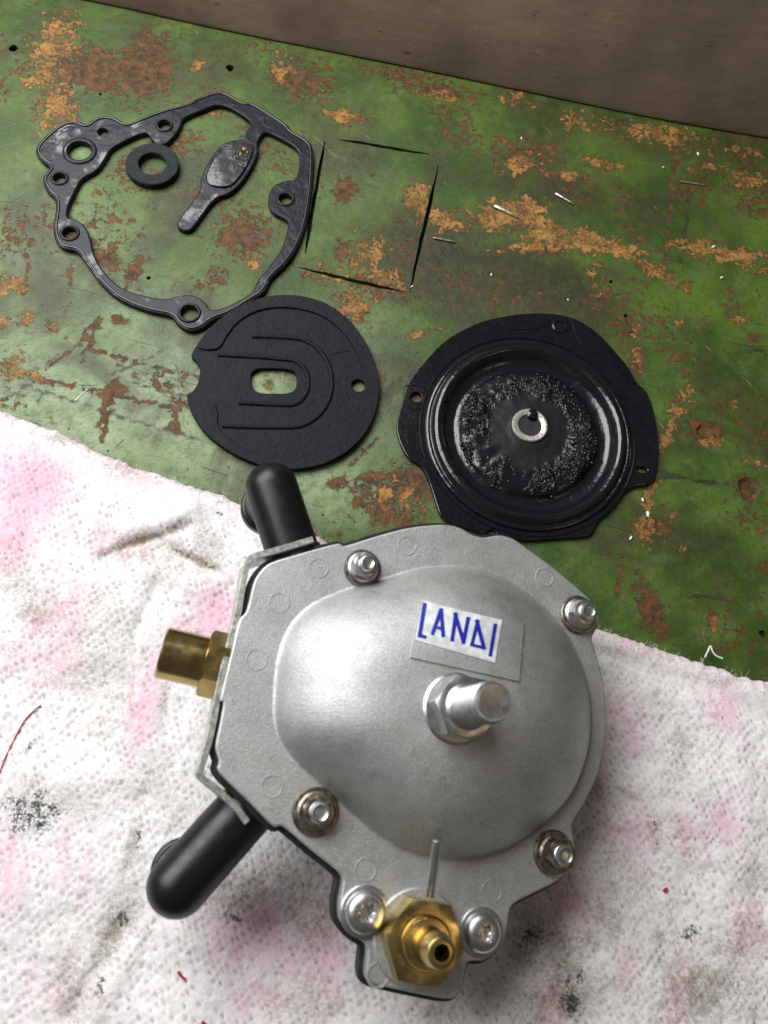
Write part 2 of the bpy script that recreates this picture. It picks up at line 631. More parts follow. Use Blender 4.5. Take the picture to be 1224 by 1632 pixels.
def to_px(X, Y, Z):
    """picture position of points, used to look up where the photograph shows wear"""
    R = np.array(W3)
    d = np.stack([X, Y, Z - H], -1) @ R      # world -> camera axes
    return CX + F * d[..., 0] / -d[..., 2], CY - F * d[..., 1] / -d[..., 2]


def blob(U, V, x, y, rx, ry, rot=0.0, s=1.0):
    c, sn = math.cos(rot), math.sin(rot)
    a = ((U - x) * c + (V - y) * sn) / rx
    b = (-(U - x) * sn + (V - y) * c) / ry
    return s * np.clip(1.25 - 0.75 * np.sqrt(a * a + b * b), 0, 1)


def fattr(me, name, arr):
    at = me.attributes.new(name, 'FLOAT', 'POINT')
    at.data.foreach_set('value', np.asarray(arr, np.float32).ravel())


# ================================================================ the bench top
def build_bench():
    corners = [P(-60, -60), P(1284, -60), P(1284, 1160), P(-60, 1160)]
    x0, x1 = min(c.x for c in corners), max(c.x for c in corners)
    y0, y1 = min(c.y for c in corners), max(c.y for c in corners)
    st = 0.0021
    X, Y = np.meshgrid(np.arange(x0, x1, st), np.arange(y0, y1, st))
    X, Y = X.ravel(), Y.ravel()
    rr = np.random.RandomState(3)
    X = X + rr.uniform(-.25, .25, X.shape) * st
    Y = Y + rr.uniform(-.25, .25, Y.shape) * st
    U, V = to_px(X, Y, np.zeros_like(X))
    k = (U > -60) & (U < 1284) & (V > -60) & (V < 1160)
    X, Y = X[k], Y[k]
    # saw cuts and nail holes are sunk into the wood
    cuts = [((517, 226), (486, 404), 7.0), ((538, 222), (684, 246), 5.0), ((699, 264), (654, 462), 6.0), ((474, 426), (645, 466), 6.0)]
    holes = []
    for a, b, w in cuts:
        a, b = Vector(a), Vector(b)
        d = (b - a).normalized()
        nn = Vector((-d.y, d.x))
        up, dn = [], []
        N = 12
        for i in range(N + 1):
            t = i / N
            ww = w * (0.25 + 0.75 * min(1, 4 * t, 4 * (1 - t))) * random.uniform(0.75, 1.1)
            c = a.lerp(b, t) + nn * random.uniform(-0.8, 0.8)
            up.append(c + nn * ww * 0.5)
            dn.append(c - nn * ww * 0.5)
        holes.append([P(q.x, q.y).to_2d() for q in up + dn[::-1]])
    for (px, py, r) in ((22, 77, 9), (367, 108, 9), (237, 443, 4), (997, 503, 4), (974, 449, 4), (1193, 779, 20), (1122, 688, 15), (160, 150, 3), (1215, 1010, 6)):
        c = P(px, py)
        n = 11
        holes.append([Vector((c.x + r * .0003 * random.uniform(.75, 1.15) * math.cos(6.2832 * i / n), c.y + r * .0003 * random.uniform(.75, 1.15) * math.sin(6.2832 * i / n))) for i in range(n)])
    holes = [ccw(h) for h in holes]
    k = np.ones(X.shape, bool)
    for h in holes:
        big = offset(h, 0.0007)
        k &= ~inside(X, Y, big)
    X, Y = X[k], Y[k]
    frame = [(-0.9, -0.5), (0.9, -0.5), (0.9, 0.9), (-0.9, 0.9)]
    A, T = cdt([frame] + holes, np.c_[X, Y])
    mb = MB()
    mb.add([(x, y, 0.0) for x, y in A], [tuple(int(i) for i in t) for t in T])
    ncut = []
    for i, h in enumerate(holes):
        n = len(h)
        big = i in (9, 10)
        dp = -0.006 if i < 6 else -0.0016
        inn = offset(h, -0.0018 if big else -0.0002)
        o = len(mb.v)
        mb.add([(q.x, q.y, 0) for q in h] + [(q.x, q.y, dp) for q in inn],
               [(j, j + n, (j + 1) % n + n, (j + 1) % n) for j in range(n)] + [tuple(range(n, 2 * n))])
        if not big:
            ncut += list(range(o + n, o + 2 * n))
    ob = mb.build('bench_top', M_BENCH, smooth=40)
    me = ob.data
    co = np.empty(len(me.vertices) * 3)
    me.vertices.foreach_get('co', co)
    co = co.reshape(-1, 3)
    U, V = to_px(co[:, 0], co[:, 1], np.minimum(co[:, 2], 0))
    far = (U < -70) | (U > 1294) | (V < -70) | (V > 1180)
    # lists: x, y, rx, ry, rotation, strength
    OR = [(85, 62, 42, 50, .6, .8), (75, 110, 30, 40, 0, .7), (92, 170, 36, 40, 0, .8), (40, 130, 12, 10, 0, .8), (310, 105, 22, 8, -.6, .75), (350, 180, 30, 12, 0, .6),
          (445, 118, 20, 34, .4, .75), (550, 186, 45, 12, .1, .7), (820, 156, 30, 18, .2, .7), (920, 192, 38, 20, .2, .6), (1040, 212, 95, 22, .2, .72), (1190, 240, 40, 10, .2, .6),
          (405, 420, 15, 12, 0, .75), (590, 400, 42, 30, -.5, .7), (560, 488, 34, 26, 0, .75), (620, 440, 34, 22, 0, .65), (515, 440, 45, 22, .2, .62),
          (668, 318, 24, 30, 0, .85), (695, 346, 40, 18, .1, .85), (725, 358, 36, 12, .1, .7), (785, 345, 34, 26, 0, .85), (830, 342, 44, 26, .2, .95), (880, 372, 60, 22, .25, .9), (940, 385, 52, 20, .1, .9),
          (992, 398, 44, 14, .3, .85), (1040, 430, 40, 14, .45, .8), (1072, 448, 30, 7, .5, .7), (845, 395, 60, 9, -.1, .7), (960, 262, 42, 9, .2, .7), (905, 281, 16, 9, 0, .85), (800, 224, 20, 9, 0, .6), (830, 262, 50, 20, 0, .55),
          (1112, 395, 46, 17, .2, .8), (1172, 406, 52, 16, .1, .85), (950, 442, 18, 32, .2, .6), (1200, 285, 40, 16, 0, .6), (12, 450, 20, 18, 0, .8), (38, 455, 11, 12, 0, .8), (40, 508, 14, 12, 0, .75),
          (84, 522, 14, 12, 0, .65), (5, 515, 12, 12, 0, .8), (20, 588, 24, 26, 0, .75), (55, 600, 22, 14, 0, .75), (672, 532, 40, 6, -.22, .75), (610, 792, 28, 26, 0, .65), (640, 800, 30, 36, 0, .6), (605, 610, 10, 60, .2, .4),
          (1090, 628, 18, 22, .3, .7), (1064, 692, 12, 44, .35, .72), (1078, 655, 24, 16, 0, .6), (1128, 706, 34, 10, -.2, .7), (1167, 644, 11, 10, 0, .8), (1081, 513, 9, 8, 0, .8), (1180, 510, 12, 9, 0, .7),
          (1036, 790, 13, 42, .15, .72), (1028, 845, 24, 28, 0, .75), (1076, 818, 26, 6, -.5, .7), (1087, 872, 9, 8, 0, .75), (1012, 560, 12, 40, 0, .55), (1200, 740, 30, 8, 0, .5), (1140, 990, 5, 26, .1, .7), (430, 615, 10, 8, 0, .8), (1145, 270, 60, 10, .1, .55), (1220, 430, 20, 10, 0, .6), (700, 155, 44, 10, .15, .55)]
    BR = [(140, 112, 84, 44, .2, .8), (232, 112, 46, 58, .6, .85), (228, 60, 16, 32, .5, .7), (480, 130, 56, 40, .2, .72), (640, 120, 80, 16, .2, .6), (700, 145, 70, 18, .2, .65), (280, 235, 50, 36, 0, .5), (390, 375, 44, 40, .6, .78), (335, 312, 40, 26, .3, .6), (205, 268, 40, 28, 0, .55),
          (245, 290, 40, 26, 0, .5), (215, 430, 12, 24, .5, .85), (168, 415, 24, 15, .3, .9), (355, 385, 20, 12, 0, .7), (350, 440, 18, 14, 0, .7), (550, 300, 20, 24, .3, .8), (545, 400, 16, 20, .5, .75), (600, 455, 60, 22, .2, .6), (560, 495, 40, 30, 0, .55),
          (840, 250, 60, 34, .2, .66), (870, 396, 40, 12, 0, .75), (1090, 300, 40, 20, 0, .55), (780, 460, 140, 30, .2, .42), (660, 380, 50, 60, .2, .45), (188, 510, 15, 9, .2, .85), (280, 683, 14, 8, .3, .85), (290, 642, 22, 8, .5, .8), (540, 770, 16, 10, -.3, .9), (592, 768, 30, 16, -.3, .8), (570, 802, 9, 7, 0, .9), (612, 800, 42, 34, 0, .75), (655, 770, 40, 44, .3, .72), (640, 825, 30, 20, 0, .7),
          (660, 640, 20, 30, 0, .4), (1006, 522, 20, 26, .3, .65), (1017, 575, 14, 34, .2, .6), (1088, 568, 22, 8, -.1, .75), (1040, 845, 38, 32, 0, .72), (1038, 972, 20, 50, -.45, .9), (1135, 985, 8, 14, 0, .85), (1122, 688, 34, 20, .3, .75), (1193, 780, 26, 24, 0, .72), (1210, 700, 10, 24, .2, .6), (1215, 905, 14, 12, 0, .7), (1200, 540, 16, 10, 0, .7), (965, 700, 40, 60, 0, .35),
          (20, 380, 30, 60, .2, .42), (60, 350, 40, 30, 0, .42), (110, 470, 6, 60, .1, .5), (250, 600, 60, 10, .2, .35), (940, 190, 60, 14, .2, .5), (170, 640, 9, 40, .25, .8), (190, 620, 16, 8, .2, .8), (255, 612, 30, 7, .3, .75)]
    DK = [(300, 330, 160, 110, .2, .35), (560, 330, 120, 130, .2, .34), (690, 420, 130, 90, .2, .75), (820, 440, 190, 60, .2, .75), (860, 300, 180, 50, .2, .6), (560, 250, 120, 60, .2, .5), (1000, 320, 200, 60, .2, .5), (640, 620, 60, 120, .2, .5), (640, 560, 60, 120, .2, .42), (480, 90, 160, 40, .2, .35), (1060, 260, 160, 40, .2, .4), (650, 760, 60, 80, 0, .45), (1050, 740, 24, 60, .2, .5), (980, 850, 60, 60, 0, .45), (1080, 120, 220, 20, .2, .3), (225, 105, 70, 60, 0, .5), (900, 190, 200, 30, .2, .35), (400, 250, 110, 90, 0, .25)]
    PL_SHEEN = [(110, 640, 190, 90, .3, .9), (250, 640, 130, 110, .3, .9), (60, 560, 150, 80, 0, .6), (230, 520, 120, 70, 0, .55), (150, 690, 80, 40, .2, 1), (330, 730, 130, 50, .4, .8), (520, 770, 90, 60, .2, .75), (430, 610, 60, 50, 0, .8), (130, 240, 16, 20, 0, .4), (600, 680, 60, 90, 0, .45), (70, 420, 120, 120, 0, .4), (560, 560, 80, 80, 0, .35), (560, 280, 60, 50, 0, .2)]  # pale blobs, at left the window sheen painted as colour
    def lines(L, w):
        r = np.zeros_like(U)
        wob = 5 * (fbm(U / 30, V / 30, 3) - .5)
        for pts in L:
            for a, b in zip(pts[:-1], pts[1:]):
                r = np.maximum(r, np.clip(1.15 - seg_dist(U + wob, V - wob, a, b) / w, 0, 1))
        return r
    orange = np.zeros_like(U)
    for q in OR:
        orange = np.maximum(orange, blob(U, V, *q))
    brown = np.zeros_like(U)
    for q in BR:
        brown = np.maximum(brown, blob(U, V, *q))
    brown = np.maximum(brown, 0.8 * lines([[(150, 558), (200, 572), (320, 602)], [(72, 606), (160, 628), (290, 652)], [(188, 600), (176, 650), (163, 704)], [(150, 560), (135, 530), (160, 505)], [(130, 575), (162, 505)], [(992, 880), (982, 960)], [(1010, 560), (1020, 600)], [(48, 380), (36, 470)], [(70, 590), (130, 545)], [(280, 655), (282, 690)], [(560, 740), (600, 700)], [(1080, 50 + 160), (1060, 420)], [(1140, 215), (1120, 330)]], 6.0))
    dark = np.zeros_like(U)
    for q in DK:
        dark = np.maximum(dark, blob(U, V, *q))
    dark = np.maximum(dark, 0.85 * lines([[(0, 640), (70, 600)], [(30, 610), (190, 665), (330, 705)], [(75, 612), (60, 640)], [(1020, 745), (1150, 775)], [(1060, 760), (1160, 770)], [(640, 600), (600, 640)], [(1170, 560), (1224, 560)], [(1100, 950), (1224, 955)], [(210, 610), (310, 635)], [(170, 600), (260, 560)], [(1100, 300), (1085, 420)]], 4.0))
    pale = np.zeros_like(U)
    for q in PL_SHEEN:
        pale = np.maximum(pale, blob(U, V, *q))
    # everywhere a little wear, most of it where the photograph has none left to say
    g = fbm(co[:, 0] * 28, co[:, 1] * 28, 9)
    brown = np.maximum(brown, np.clip((g - .465) * 1.6, 0, .46) * np.where(V < 520, 1.0, .75))
    for a in (orange, brown, dark, pale):
        a[far] = 0.3
    cut = np.zeros_like(U)
    cut[ncut] = 1
    for n_, a in (('orange', orange), ('brown', brown), ('dark', dark), ('pale', pale), ('cut', cut)):
        fattr(me, n_, a)
    tag(ob, 'worn green painted wooden bench top with brown chips and saw cuts', kind='structure')


build_bench()


# ================================================================ the board behind
def build_board():
    base = [(-700, -155), (140, 0), (330, 45), (640, 106), (850, 150), (1040, 190), (1224, 222), (1700, 300)]
    pts = chaikin([P(x, y).to_2d() for x, y in base], 2, False)
    back = Vector((0.19, 0.98))
    prof = [(0.0012, 0.0), (0.0, 0.001), (0.0002, 0.003), (0.012, 0.03), (0.042, 0.10), (0.072, 0.17), (0.078, 0.176), (0.30, 0.18), (0.30, 0.0)]
    mb = MB()
    n = len(prof)
    vs = [(p.x + back.x * d, p.y + back.y * d, z) for p in pts for d, z in prof]
    fs = [(i * n + j, (i + 1) * n + j, (i + 1) * n + j + 1, i * n + j + 1) for i in range(len(pts) - 1) for j in range(n - 1)]
    mb.add(vs, fs)
    o = mb.build('wooden_board', M_BOARD, smooth=30)
    tag(o, 'grey brown wooden board standing along the back of the green bench', 'board')


build_board()


# ================================================================ the towel
def build_towel():
    edge = [(-330, 545), (-120, 606), (0, 652), (100, 690), (200, 740), (300, 772), (395, 803), (480, 843), (560, 880), (700, 925), (850, 972), (950, 1003), (1050, 1030), (1110, 1058), (1224, 1086), (1400, 1135)]
    pts = chaikin([P(x, y, 0.002).to_2d() for x, y in edge], 2, False)
    L = [0]
    for a, b in zip(pts[:-1], pts[1:]):
        L.append(L[-1] + (b - a).length)
    st = 0.00085
    s = np.arange(0, L[-1], st)
    ex = np.interp(s, L, [p.x for p in pts])
    ey = np.interp(s, L, [p.y for p in pts])
    ey = ey + (vn(s * 120, s * 0 + 3) - .5) * .0018 + (vn(s * 600, s * 0 + 8) - .5) * .0012
    d = (pts[-1] - pts[0]).normalized()
    inw = np.array([d.y, -d.x])
    if inw[1] > 0:
        inw = -inw
    inw = np.array([inw[0] * 0.6, inw[1]])
    inw /= np.linalg.norm(inw)
    v = np.arange(0, 0.335, st)
    S, V = np.meshgrid(s, v, indexing='ij')
    X = ex[:, None] + V * inw[0]
    Y = ey[:, None] + V * inw[1]
    # rolled hem at the edge, soft folds, then the knit with its rows of little holes
    th = 0.0038 + 0.0012 * vn(S * 30, V * 0, 4)
    e = np.clip(V / 0.0045, 0, 1)
    Z = 0.0004 + th * np.sqrt(np.clip(1 - (1 - e) ** 2, 0, 1))
    Z += 0.0012 * np.exp(-((V - 0.007) / 0.004) ** 2)
    soft = np.clip(V / 0.02, 0, 1)
    Z += soft * (0.0050 * (fbm(X * 22, Y * 22, 1) - .45) + 0.0035 * (fbm(X * 55 + Y * 20, Y * 55, 2) - .45))
    U, W = to_px(X, Y, Z)
    def crease(a, b, wpx, dep):
        return dep * np.exp(-(seg_dist(U, W, a, b) / wpx) ** 2)
    Z += crease((165, 885), (300, 838), 9, -.0022) + crease((262, 868), (350, 910), 9, -.0022) + crease((200, 850), (300, 815), 22, .0026) + crease((240, 905), (330, 945), 22, .0022)
    Z += crease((250, 930), (215, 1010), 10, -.0016) + crease((1000, 1330), (1050, 1420), 14, -.0016) + crease((190, 1480), (110, 1620), 16, -.0018) + crease((230, 1480), (150, 1630), 18, .0016)
    wx = S + 0.0022 * (fbm(S * 70, V * 70, 5) - .5) * 2
    wy = V + 0.0022 * (fbm(S * 70, V * 70, 6) - .5) * 2
    rowh, colw = 0.0023, 0.0033
    row = np.floor(wy / rowh)
    fx = (wx / colw + 0.5 * (row % 2)) % 1 - .5
    fy = (wy / rowh) % 1 - .5
    pit = np.exp(-((fx * colw) ** 2 / (2 * .00048 ** 2) + (fy * rowh) ** 2 / (2 * .00042 ** 2)))
    rnd = _tab[(np.floor(wx / colw + 0.5 * (row % 2)).astype(int) * 7) & 255, (row.astype(int) * 13) & 255]
    pit = pit * np.clip(rnd * 1.6 - .2, 0, 1) * soft
    Z += soft * (-0.0016 * pit + 0.00016 * np.cos(fy * 2 * math.pi) + 0.0004 * (fbm(S * 420, V * 420, 7, 3) - .5))
    Z = np.maximum(Z, 0.0004)
    ns, nv = S.shape
    me = bpy.data.meshes.new('towel')
    idx = np.arange(ns * nv).reshape(ns, nv)
    q = np.stack([idx[:-1, :-1], idx[:-1, 1:], idx[1:, 1:], idx[1:, :-1]], -1).reshape(-1, 4)
    co = np.stack([X, Y, Z], -1).reshape(-1, 3)
    me.vertices.add(len(co))
    me.vertices.foreach_set('co', co.ravel())
    me.loops.add(q.size)
    me.loops.foreach_set('vertex_index', q.ravel().astype(np.int32))
    me.polygons.add(len(q))
    me.polygons.foreach_set('loop_start', (np.arange(len(q)) * 4).astype(np.int32))
    me.update(calc_edges=True)
    me.validate()
    if me.polygons[0].normal.z < 0:
        me.flip_normals()
    me.shade_smooth()
    U, W = to_px(X, Y, Z)
    U, W = U.ravel(), W.ravel()
    PK = [(45, 775, 75, 70, .5, .95), (20, 850, 40, 60, 0, .8), (90, 830, 40, 40, 0, .5), (338, 985, 34, 50, .3, .95), (300, 1000, 40, 30, 0, .5), (232, 1120, 26, 90, .25, .7), (100, 985, 50, 70, .5, .5), (70, 1050, 60, 40, 0, .5), (20, 1400, 30, 80, 0, .55), (400, 1490, 80, 60, .3, .65), (430, 1470, 30, 60, .5, .7), (520, 1520, 50, 90, 0, .55), (400, 1590, 60, 40, 0, .5),
          (960, 1210, 30, 90, .2, .5), (900, 1440, 60, 60, 0, .55), (1010, 1170, 30, 60, .2, .45), (1150, 1130, 40, 50, 0, .6), (1150, 1310, 60, 40, 0, .5), (1090, 1330, 30, 50, .2, .55), (1000, 1330, 60, 60, 0, .5), (1080, 1590, 20, 60, .1, .6), (880, 1600, 30, 50, 0, .6), (1000, 1540, 30, 40, 0, .4), (980, 1150, 40, 60, .2, .45), (180, 860, 60, 40, 0, .4), (230, 760, 40, 20, .4, .5), (110, 1380, 60, 60, 0, .35), (100, 1580, 80, 50, 0, .4), (880, 1400, 40, 60, 0, .6), (1190, 1480, 40, 60, 0, .45)]
    BN = [(230, 860, 75, 8, -.34, 1), (312, 892, 52, 8, .42, 1), (1000, 1400, 160, 160, 0, .35), (1100, 1560, 200, 120, 0, .45), (840, 1500, 50, 60, 0, .8), (500, 1460, 60, 60, 0, .6), (250, 880, 90, 50, .2, .55), (330, 880, 40, 60, 0, .5), (200, 880, 40, 30, 0, .6), (40, 920, 60, 60, 0, .55), (140, 960, 60, 50, .3, .45), (60, 970, 40, 60, .3, .5), (130, 1080, 90, 60, 0, .5), (20, 1060, 60, 60, 0, .4), (240, 1250, 60, 50, .3, .45), (270, 1290, 40, 40, 0, .45), (80, 1270, 90, 50, .2, .45), (180, 1480, 34, 90, .6, .7), (130, 1590, 40, 70, .5, .6), (120, 1520, 24, 80, .5, .65), (380, 1420, 80, 50, .3, .65), (450, 1400, 60, 60, 0, .55), (480, 1360, 40, 40, 0, .5), (210, 1350, 14, 46, .3, .7), (310, 1020, 40, 50, 0, .4), (260, 1120, 10, 60, .1, .6), (160, 1150, 40, 60, .2, .4),  # leading blobs paint crease shade, the dim lower right and the regulator's shadow
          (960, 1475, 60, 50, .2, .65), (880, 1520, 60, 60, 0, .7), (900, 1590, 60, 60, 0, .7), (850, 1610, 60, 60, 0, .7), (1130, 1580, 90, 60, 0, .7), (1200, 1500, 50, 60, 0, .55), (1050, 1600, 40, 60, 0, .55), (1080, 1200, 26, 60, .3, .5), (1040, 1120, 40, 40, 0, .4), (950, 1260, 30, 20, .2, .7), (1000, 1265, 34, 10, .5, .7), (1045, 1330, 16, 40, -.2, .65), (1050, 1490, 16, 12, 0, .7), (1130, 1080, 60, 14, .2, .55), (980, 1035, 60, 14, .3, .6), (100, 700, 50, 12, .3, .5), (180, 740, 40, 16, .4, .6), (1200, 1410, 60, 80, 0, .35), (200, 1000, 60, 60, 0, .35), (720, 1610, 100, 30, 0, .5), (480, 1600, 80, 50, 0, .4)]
    BK = [(50, 1298, 56, 40, .2, .62), (70, 1280, 40, 24, .3, .55), (30, 1320, 30, 20, 0, .5), (908, 1590, 22, 44, -.2, .62), (925, 1560, 14, 20, 0, .5), (1098, 1487, 22, 18, 0, .60), (195, 1465, 22, 18, -.5, .55), (160, 1570, 9, 24, .4, .6), (375, 1465, 30, 9, .3, .55), (330, 1400, 30, 30, 0, .3), (430, 1395, 20, 16, 0, .42), (850, 1490, 30, 40, .2, .45), (1045, 1330, 8, 26, -.2, .45), (48, 1190, 6, 30, .7, .6), (220, 1340, 5, 26, .25, .55), (125, 1440, 4, 50, .35, .45), (45, 905, 24, 16, 0, .35), (312, 892, 40, 4, .42, .6), (255, 846, 40, 4, -.28, .55), (350, 818, 8, 8, 0, .6)]  # crease shade and regulator shadow are painted here among the stains
    tot = []
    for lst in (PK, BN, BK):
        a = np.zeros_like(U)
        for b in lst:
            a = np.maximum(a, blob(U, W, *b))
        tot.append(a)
    ee = np.clip(1 - V.ravel() / 0.012, 0, 1)
    tot[0] = np.maximum(tot[0], .5 * ee)
    tot[1] = np.maximum(tot[1], .5 * ee)
    tot[1] = tot[1] * 0.92
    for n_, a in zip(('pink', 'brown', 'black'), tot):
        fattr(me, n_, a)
    fattr(me, 'pit', pit)
    me.materials.append(M_TOWEL)
    ob = bpy.data.objects.new('towel', me)
    COL.objects.link(ob)
    tag(ob, 'white knitted cotton cloth with pink, brown and black stains and painted shade under the regulator', 'cloth')
    # fuzz of loose fibres along the hem and over the knit
    fz = MB()
    for i in range(2600):
        if i < 1300:
            a, b = random.randrange(ns), random.randrange(0, 8)
        else:
            a, b = random.randrange(ns), random.randrange(8, nv)
        p = Vector((X[a, b], Y[a, b], Z[a, b]))
        an = random.uniform(0, 6.28)
        l = random.uniform(.0012, .0035)
        p2 = p + Vector((math.cos(an) * l, math.sin(an) * l, random.uniform(.0002, .0012)))
        mid = (p + p2) / 2 + Vector((random.uniform(-.0006, .0006), random.uniform(-.0006, .0006), .0005))
        fz.tube([p, mid, p2], [.00006, .00006, .00003], 3, False)
    tag(fz.build('fuzz', M_LINT, ob), kind='stuff')
    tree = BVHTree.FromPolygons([tuple(c) for c in co[::1]], [tuple(t) for t in q.tolist()])
    return tree


TOWEL = build_towel()


def on_towel(px, py, up=0.0003):
    d = (W3 @ cam_ray(px, py)).normalized()
    h = TOWEL.ray_cast(CAM, d)[0]
    return (h or P(px, py, .004)) + Vector((0, 0, up))


# ================================================================ the gasket frame
def Z1(z, h=0.0):
    return P(z[0] / 2.1857, 100 + z[1] / 2.1857, h)


def build_gasket():
    T = 0.0030
    outer = [(765, 95), (800, 108), (855, 142), (875, 132), (1005, 215), (1012, 234), (1075, 268), (1095, 300), (1090, 430), (1070, 560), (1040, 640), (1000, 702), (940, 752), (925, 800), (870, 832), (800, 876), (740, 895), (705, 925), (660, 938), (620, 915), (600, 882), (560, 875), (500, 862), (410, 825), (350, 770), (300, 700), (268, 652), (222, 650), (192, 622), (183, 580), (192, 530), (195, 475), (165, 450), (148, 415), (150, 392), (178, 362), (150, 348), (120, 312), (130, 282), (170, 242), (220, 205), (270, 198), (300, 218), (330, 190), (370, 182), (410, 192), (440, 214), (480, 195), (570, 160), (650, 142), (700, 115)]
    inner = [(770, 138), (862, 192), (876, 212), (852, 248), (856, 266), (790, 270), (755, 300), (715, 360), (695, 410), (702, 440), (640, 520), (615, 555), (620, 575), (650, 588), (675, 575), (748, 468), (800, 458), (850, 410), (885, 350), (902, 305), (896, 280), (910, 252), (925, 237), (980, 264), (1035, 296), (1045, 330), (1035, 408), (990, 408), (945, 430), (930, 480), (945, 522), (1000, 545), (1005, 565), (985, 640), (945, 700), (895, 758), (885, 790), (850, 818), (790, 848), (732, 866), (715, 830), (670, 805), (620, 810), (580, 825), (500, 810), (430, 790), (370, 740), (330, 680), (315, 610), (300, 570), (260, 540), (230, 540), (240, 490), (270, 430), (285, 402), (340, 375), (375, 322), (385, 300), (440, 268), (512, 238), (525, 264), (552, 286), (580, 282), (600, 264), (630, 225), (636, 192), (700, 166)]
    outer = chaikin([Z1(q, T).to_2d() for q in outer], 2)
    inner = chaikin([Z1(q, T).to_2d() for q in inner], 2)
    HS = [(278, 308, 41), (358, 240, 17), (208, 403, 20), (243, 594, 22), (660, 872, 27), (995, 475, 22), (573, 218, 21)]
    k = 0.385 / 1300 / 2.1857 * 1.09
    holes = [circ(Z1(h, T), h[2] * k, 22) for h in HS]
    c = Z1((600, 500), 0)
    root = empty('gasket', c)
    mb = MB()
    slab(mb, outer, [inner] + holes, 0.0003, T, 0.0008)
    mb.v = [tuple(Vector(v) - c) for v in mb.v]
    mb.build('frame', M_GASKET, root, 50)
    for h in HS[:1] + HS[2:]:
        cc = Z1(h, T) - c
        r = h[2] * k
        w = 0.0018 if h[2] < 40 else 0.0030
        rb = MB()
        rb.lathe([(r + 0.0003, -0.0004), (r + 0.0003, .0004), (r + .0006, .0007), (r + w * .7, .0007), (r + w, .0002), (r + w + .0002, -.0004)], Matrix.Translation(cc), 26, cap1=False)
        rb.build('eyelet', M_GASKET, root, 60)
    # raised lip that follows the outer edge, seen as the glossy bead
    lip = MB()
    lp = [Vector((q.x, q.y, T + 0.00005)) - c for q in offset(ccw(outer), -0.0016)]
    lip.tube(lp + lp[:1], 0.0006, 8, False)
    lip.build('lip', M_OIL, root, 80)
    # dished, oil-wet pad on the tongue
    pad = [(850, 285), (795, 285), (762, 312), (728, 365), (714, 405), (730, 432), (800, 440), (838, 402), (872, 345), (886, 305), (878, 284)]
    pp = chaikin([Z1(q, T).to_2d() - c.to_2d() for q in pad], 2)
    pm = MB()
    slab(pm, pp, [], T - 0.0005, T + 0.0009, 0.0007)
    pm.build('tongue_pad', M_DIA, root, 50)
    g = MB()
    for q, r in (((850, 300), 5), ((838, 318), 4), ((818, 330), 3), ((862, 312), 3)):
        cc = Z1(q, T + .0009) - c
        g.lathe([(r * .0002, 0), (r * .00016, .0003), (r * .00006, .0005)], Matrix.Translation(cc), 10)
    g.build('grease_spot', M_YEL, root, 60)
    tag(root, 'oily black rubber gasket frame with holes and a tongue, on the green bench', 'gasket')
    # flat ring beside it
    cw = Z1((530, 350), .004)
    rx = (Z1((622, 350), .004) - Z1((435, 350), .004)).length / 2
    w = MB()
    w.lathe([(rx * .52, .0004), (rx * .52, .0036), (rx * .54, .004), (rx * .97, .004), (rx, .0036), (rx, .0004)], Matrix(), 48, cap1=False)
    ob = w.build('washer', M_WASHER, None, 40)
    ob.location = (cw.x, cw.y, 0)
    tag(ob, 'small flat dark grey rubber ring lying inside the gasket frame', 'washer')


build_gasket()


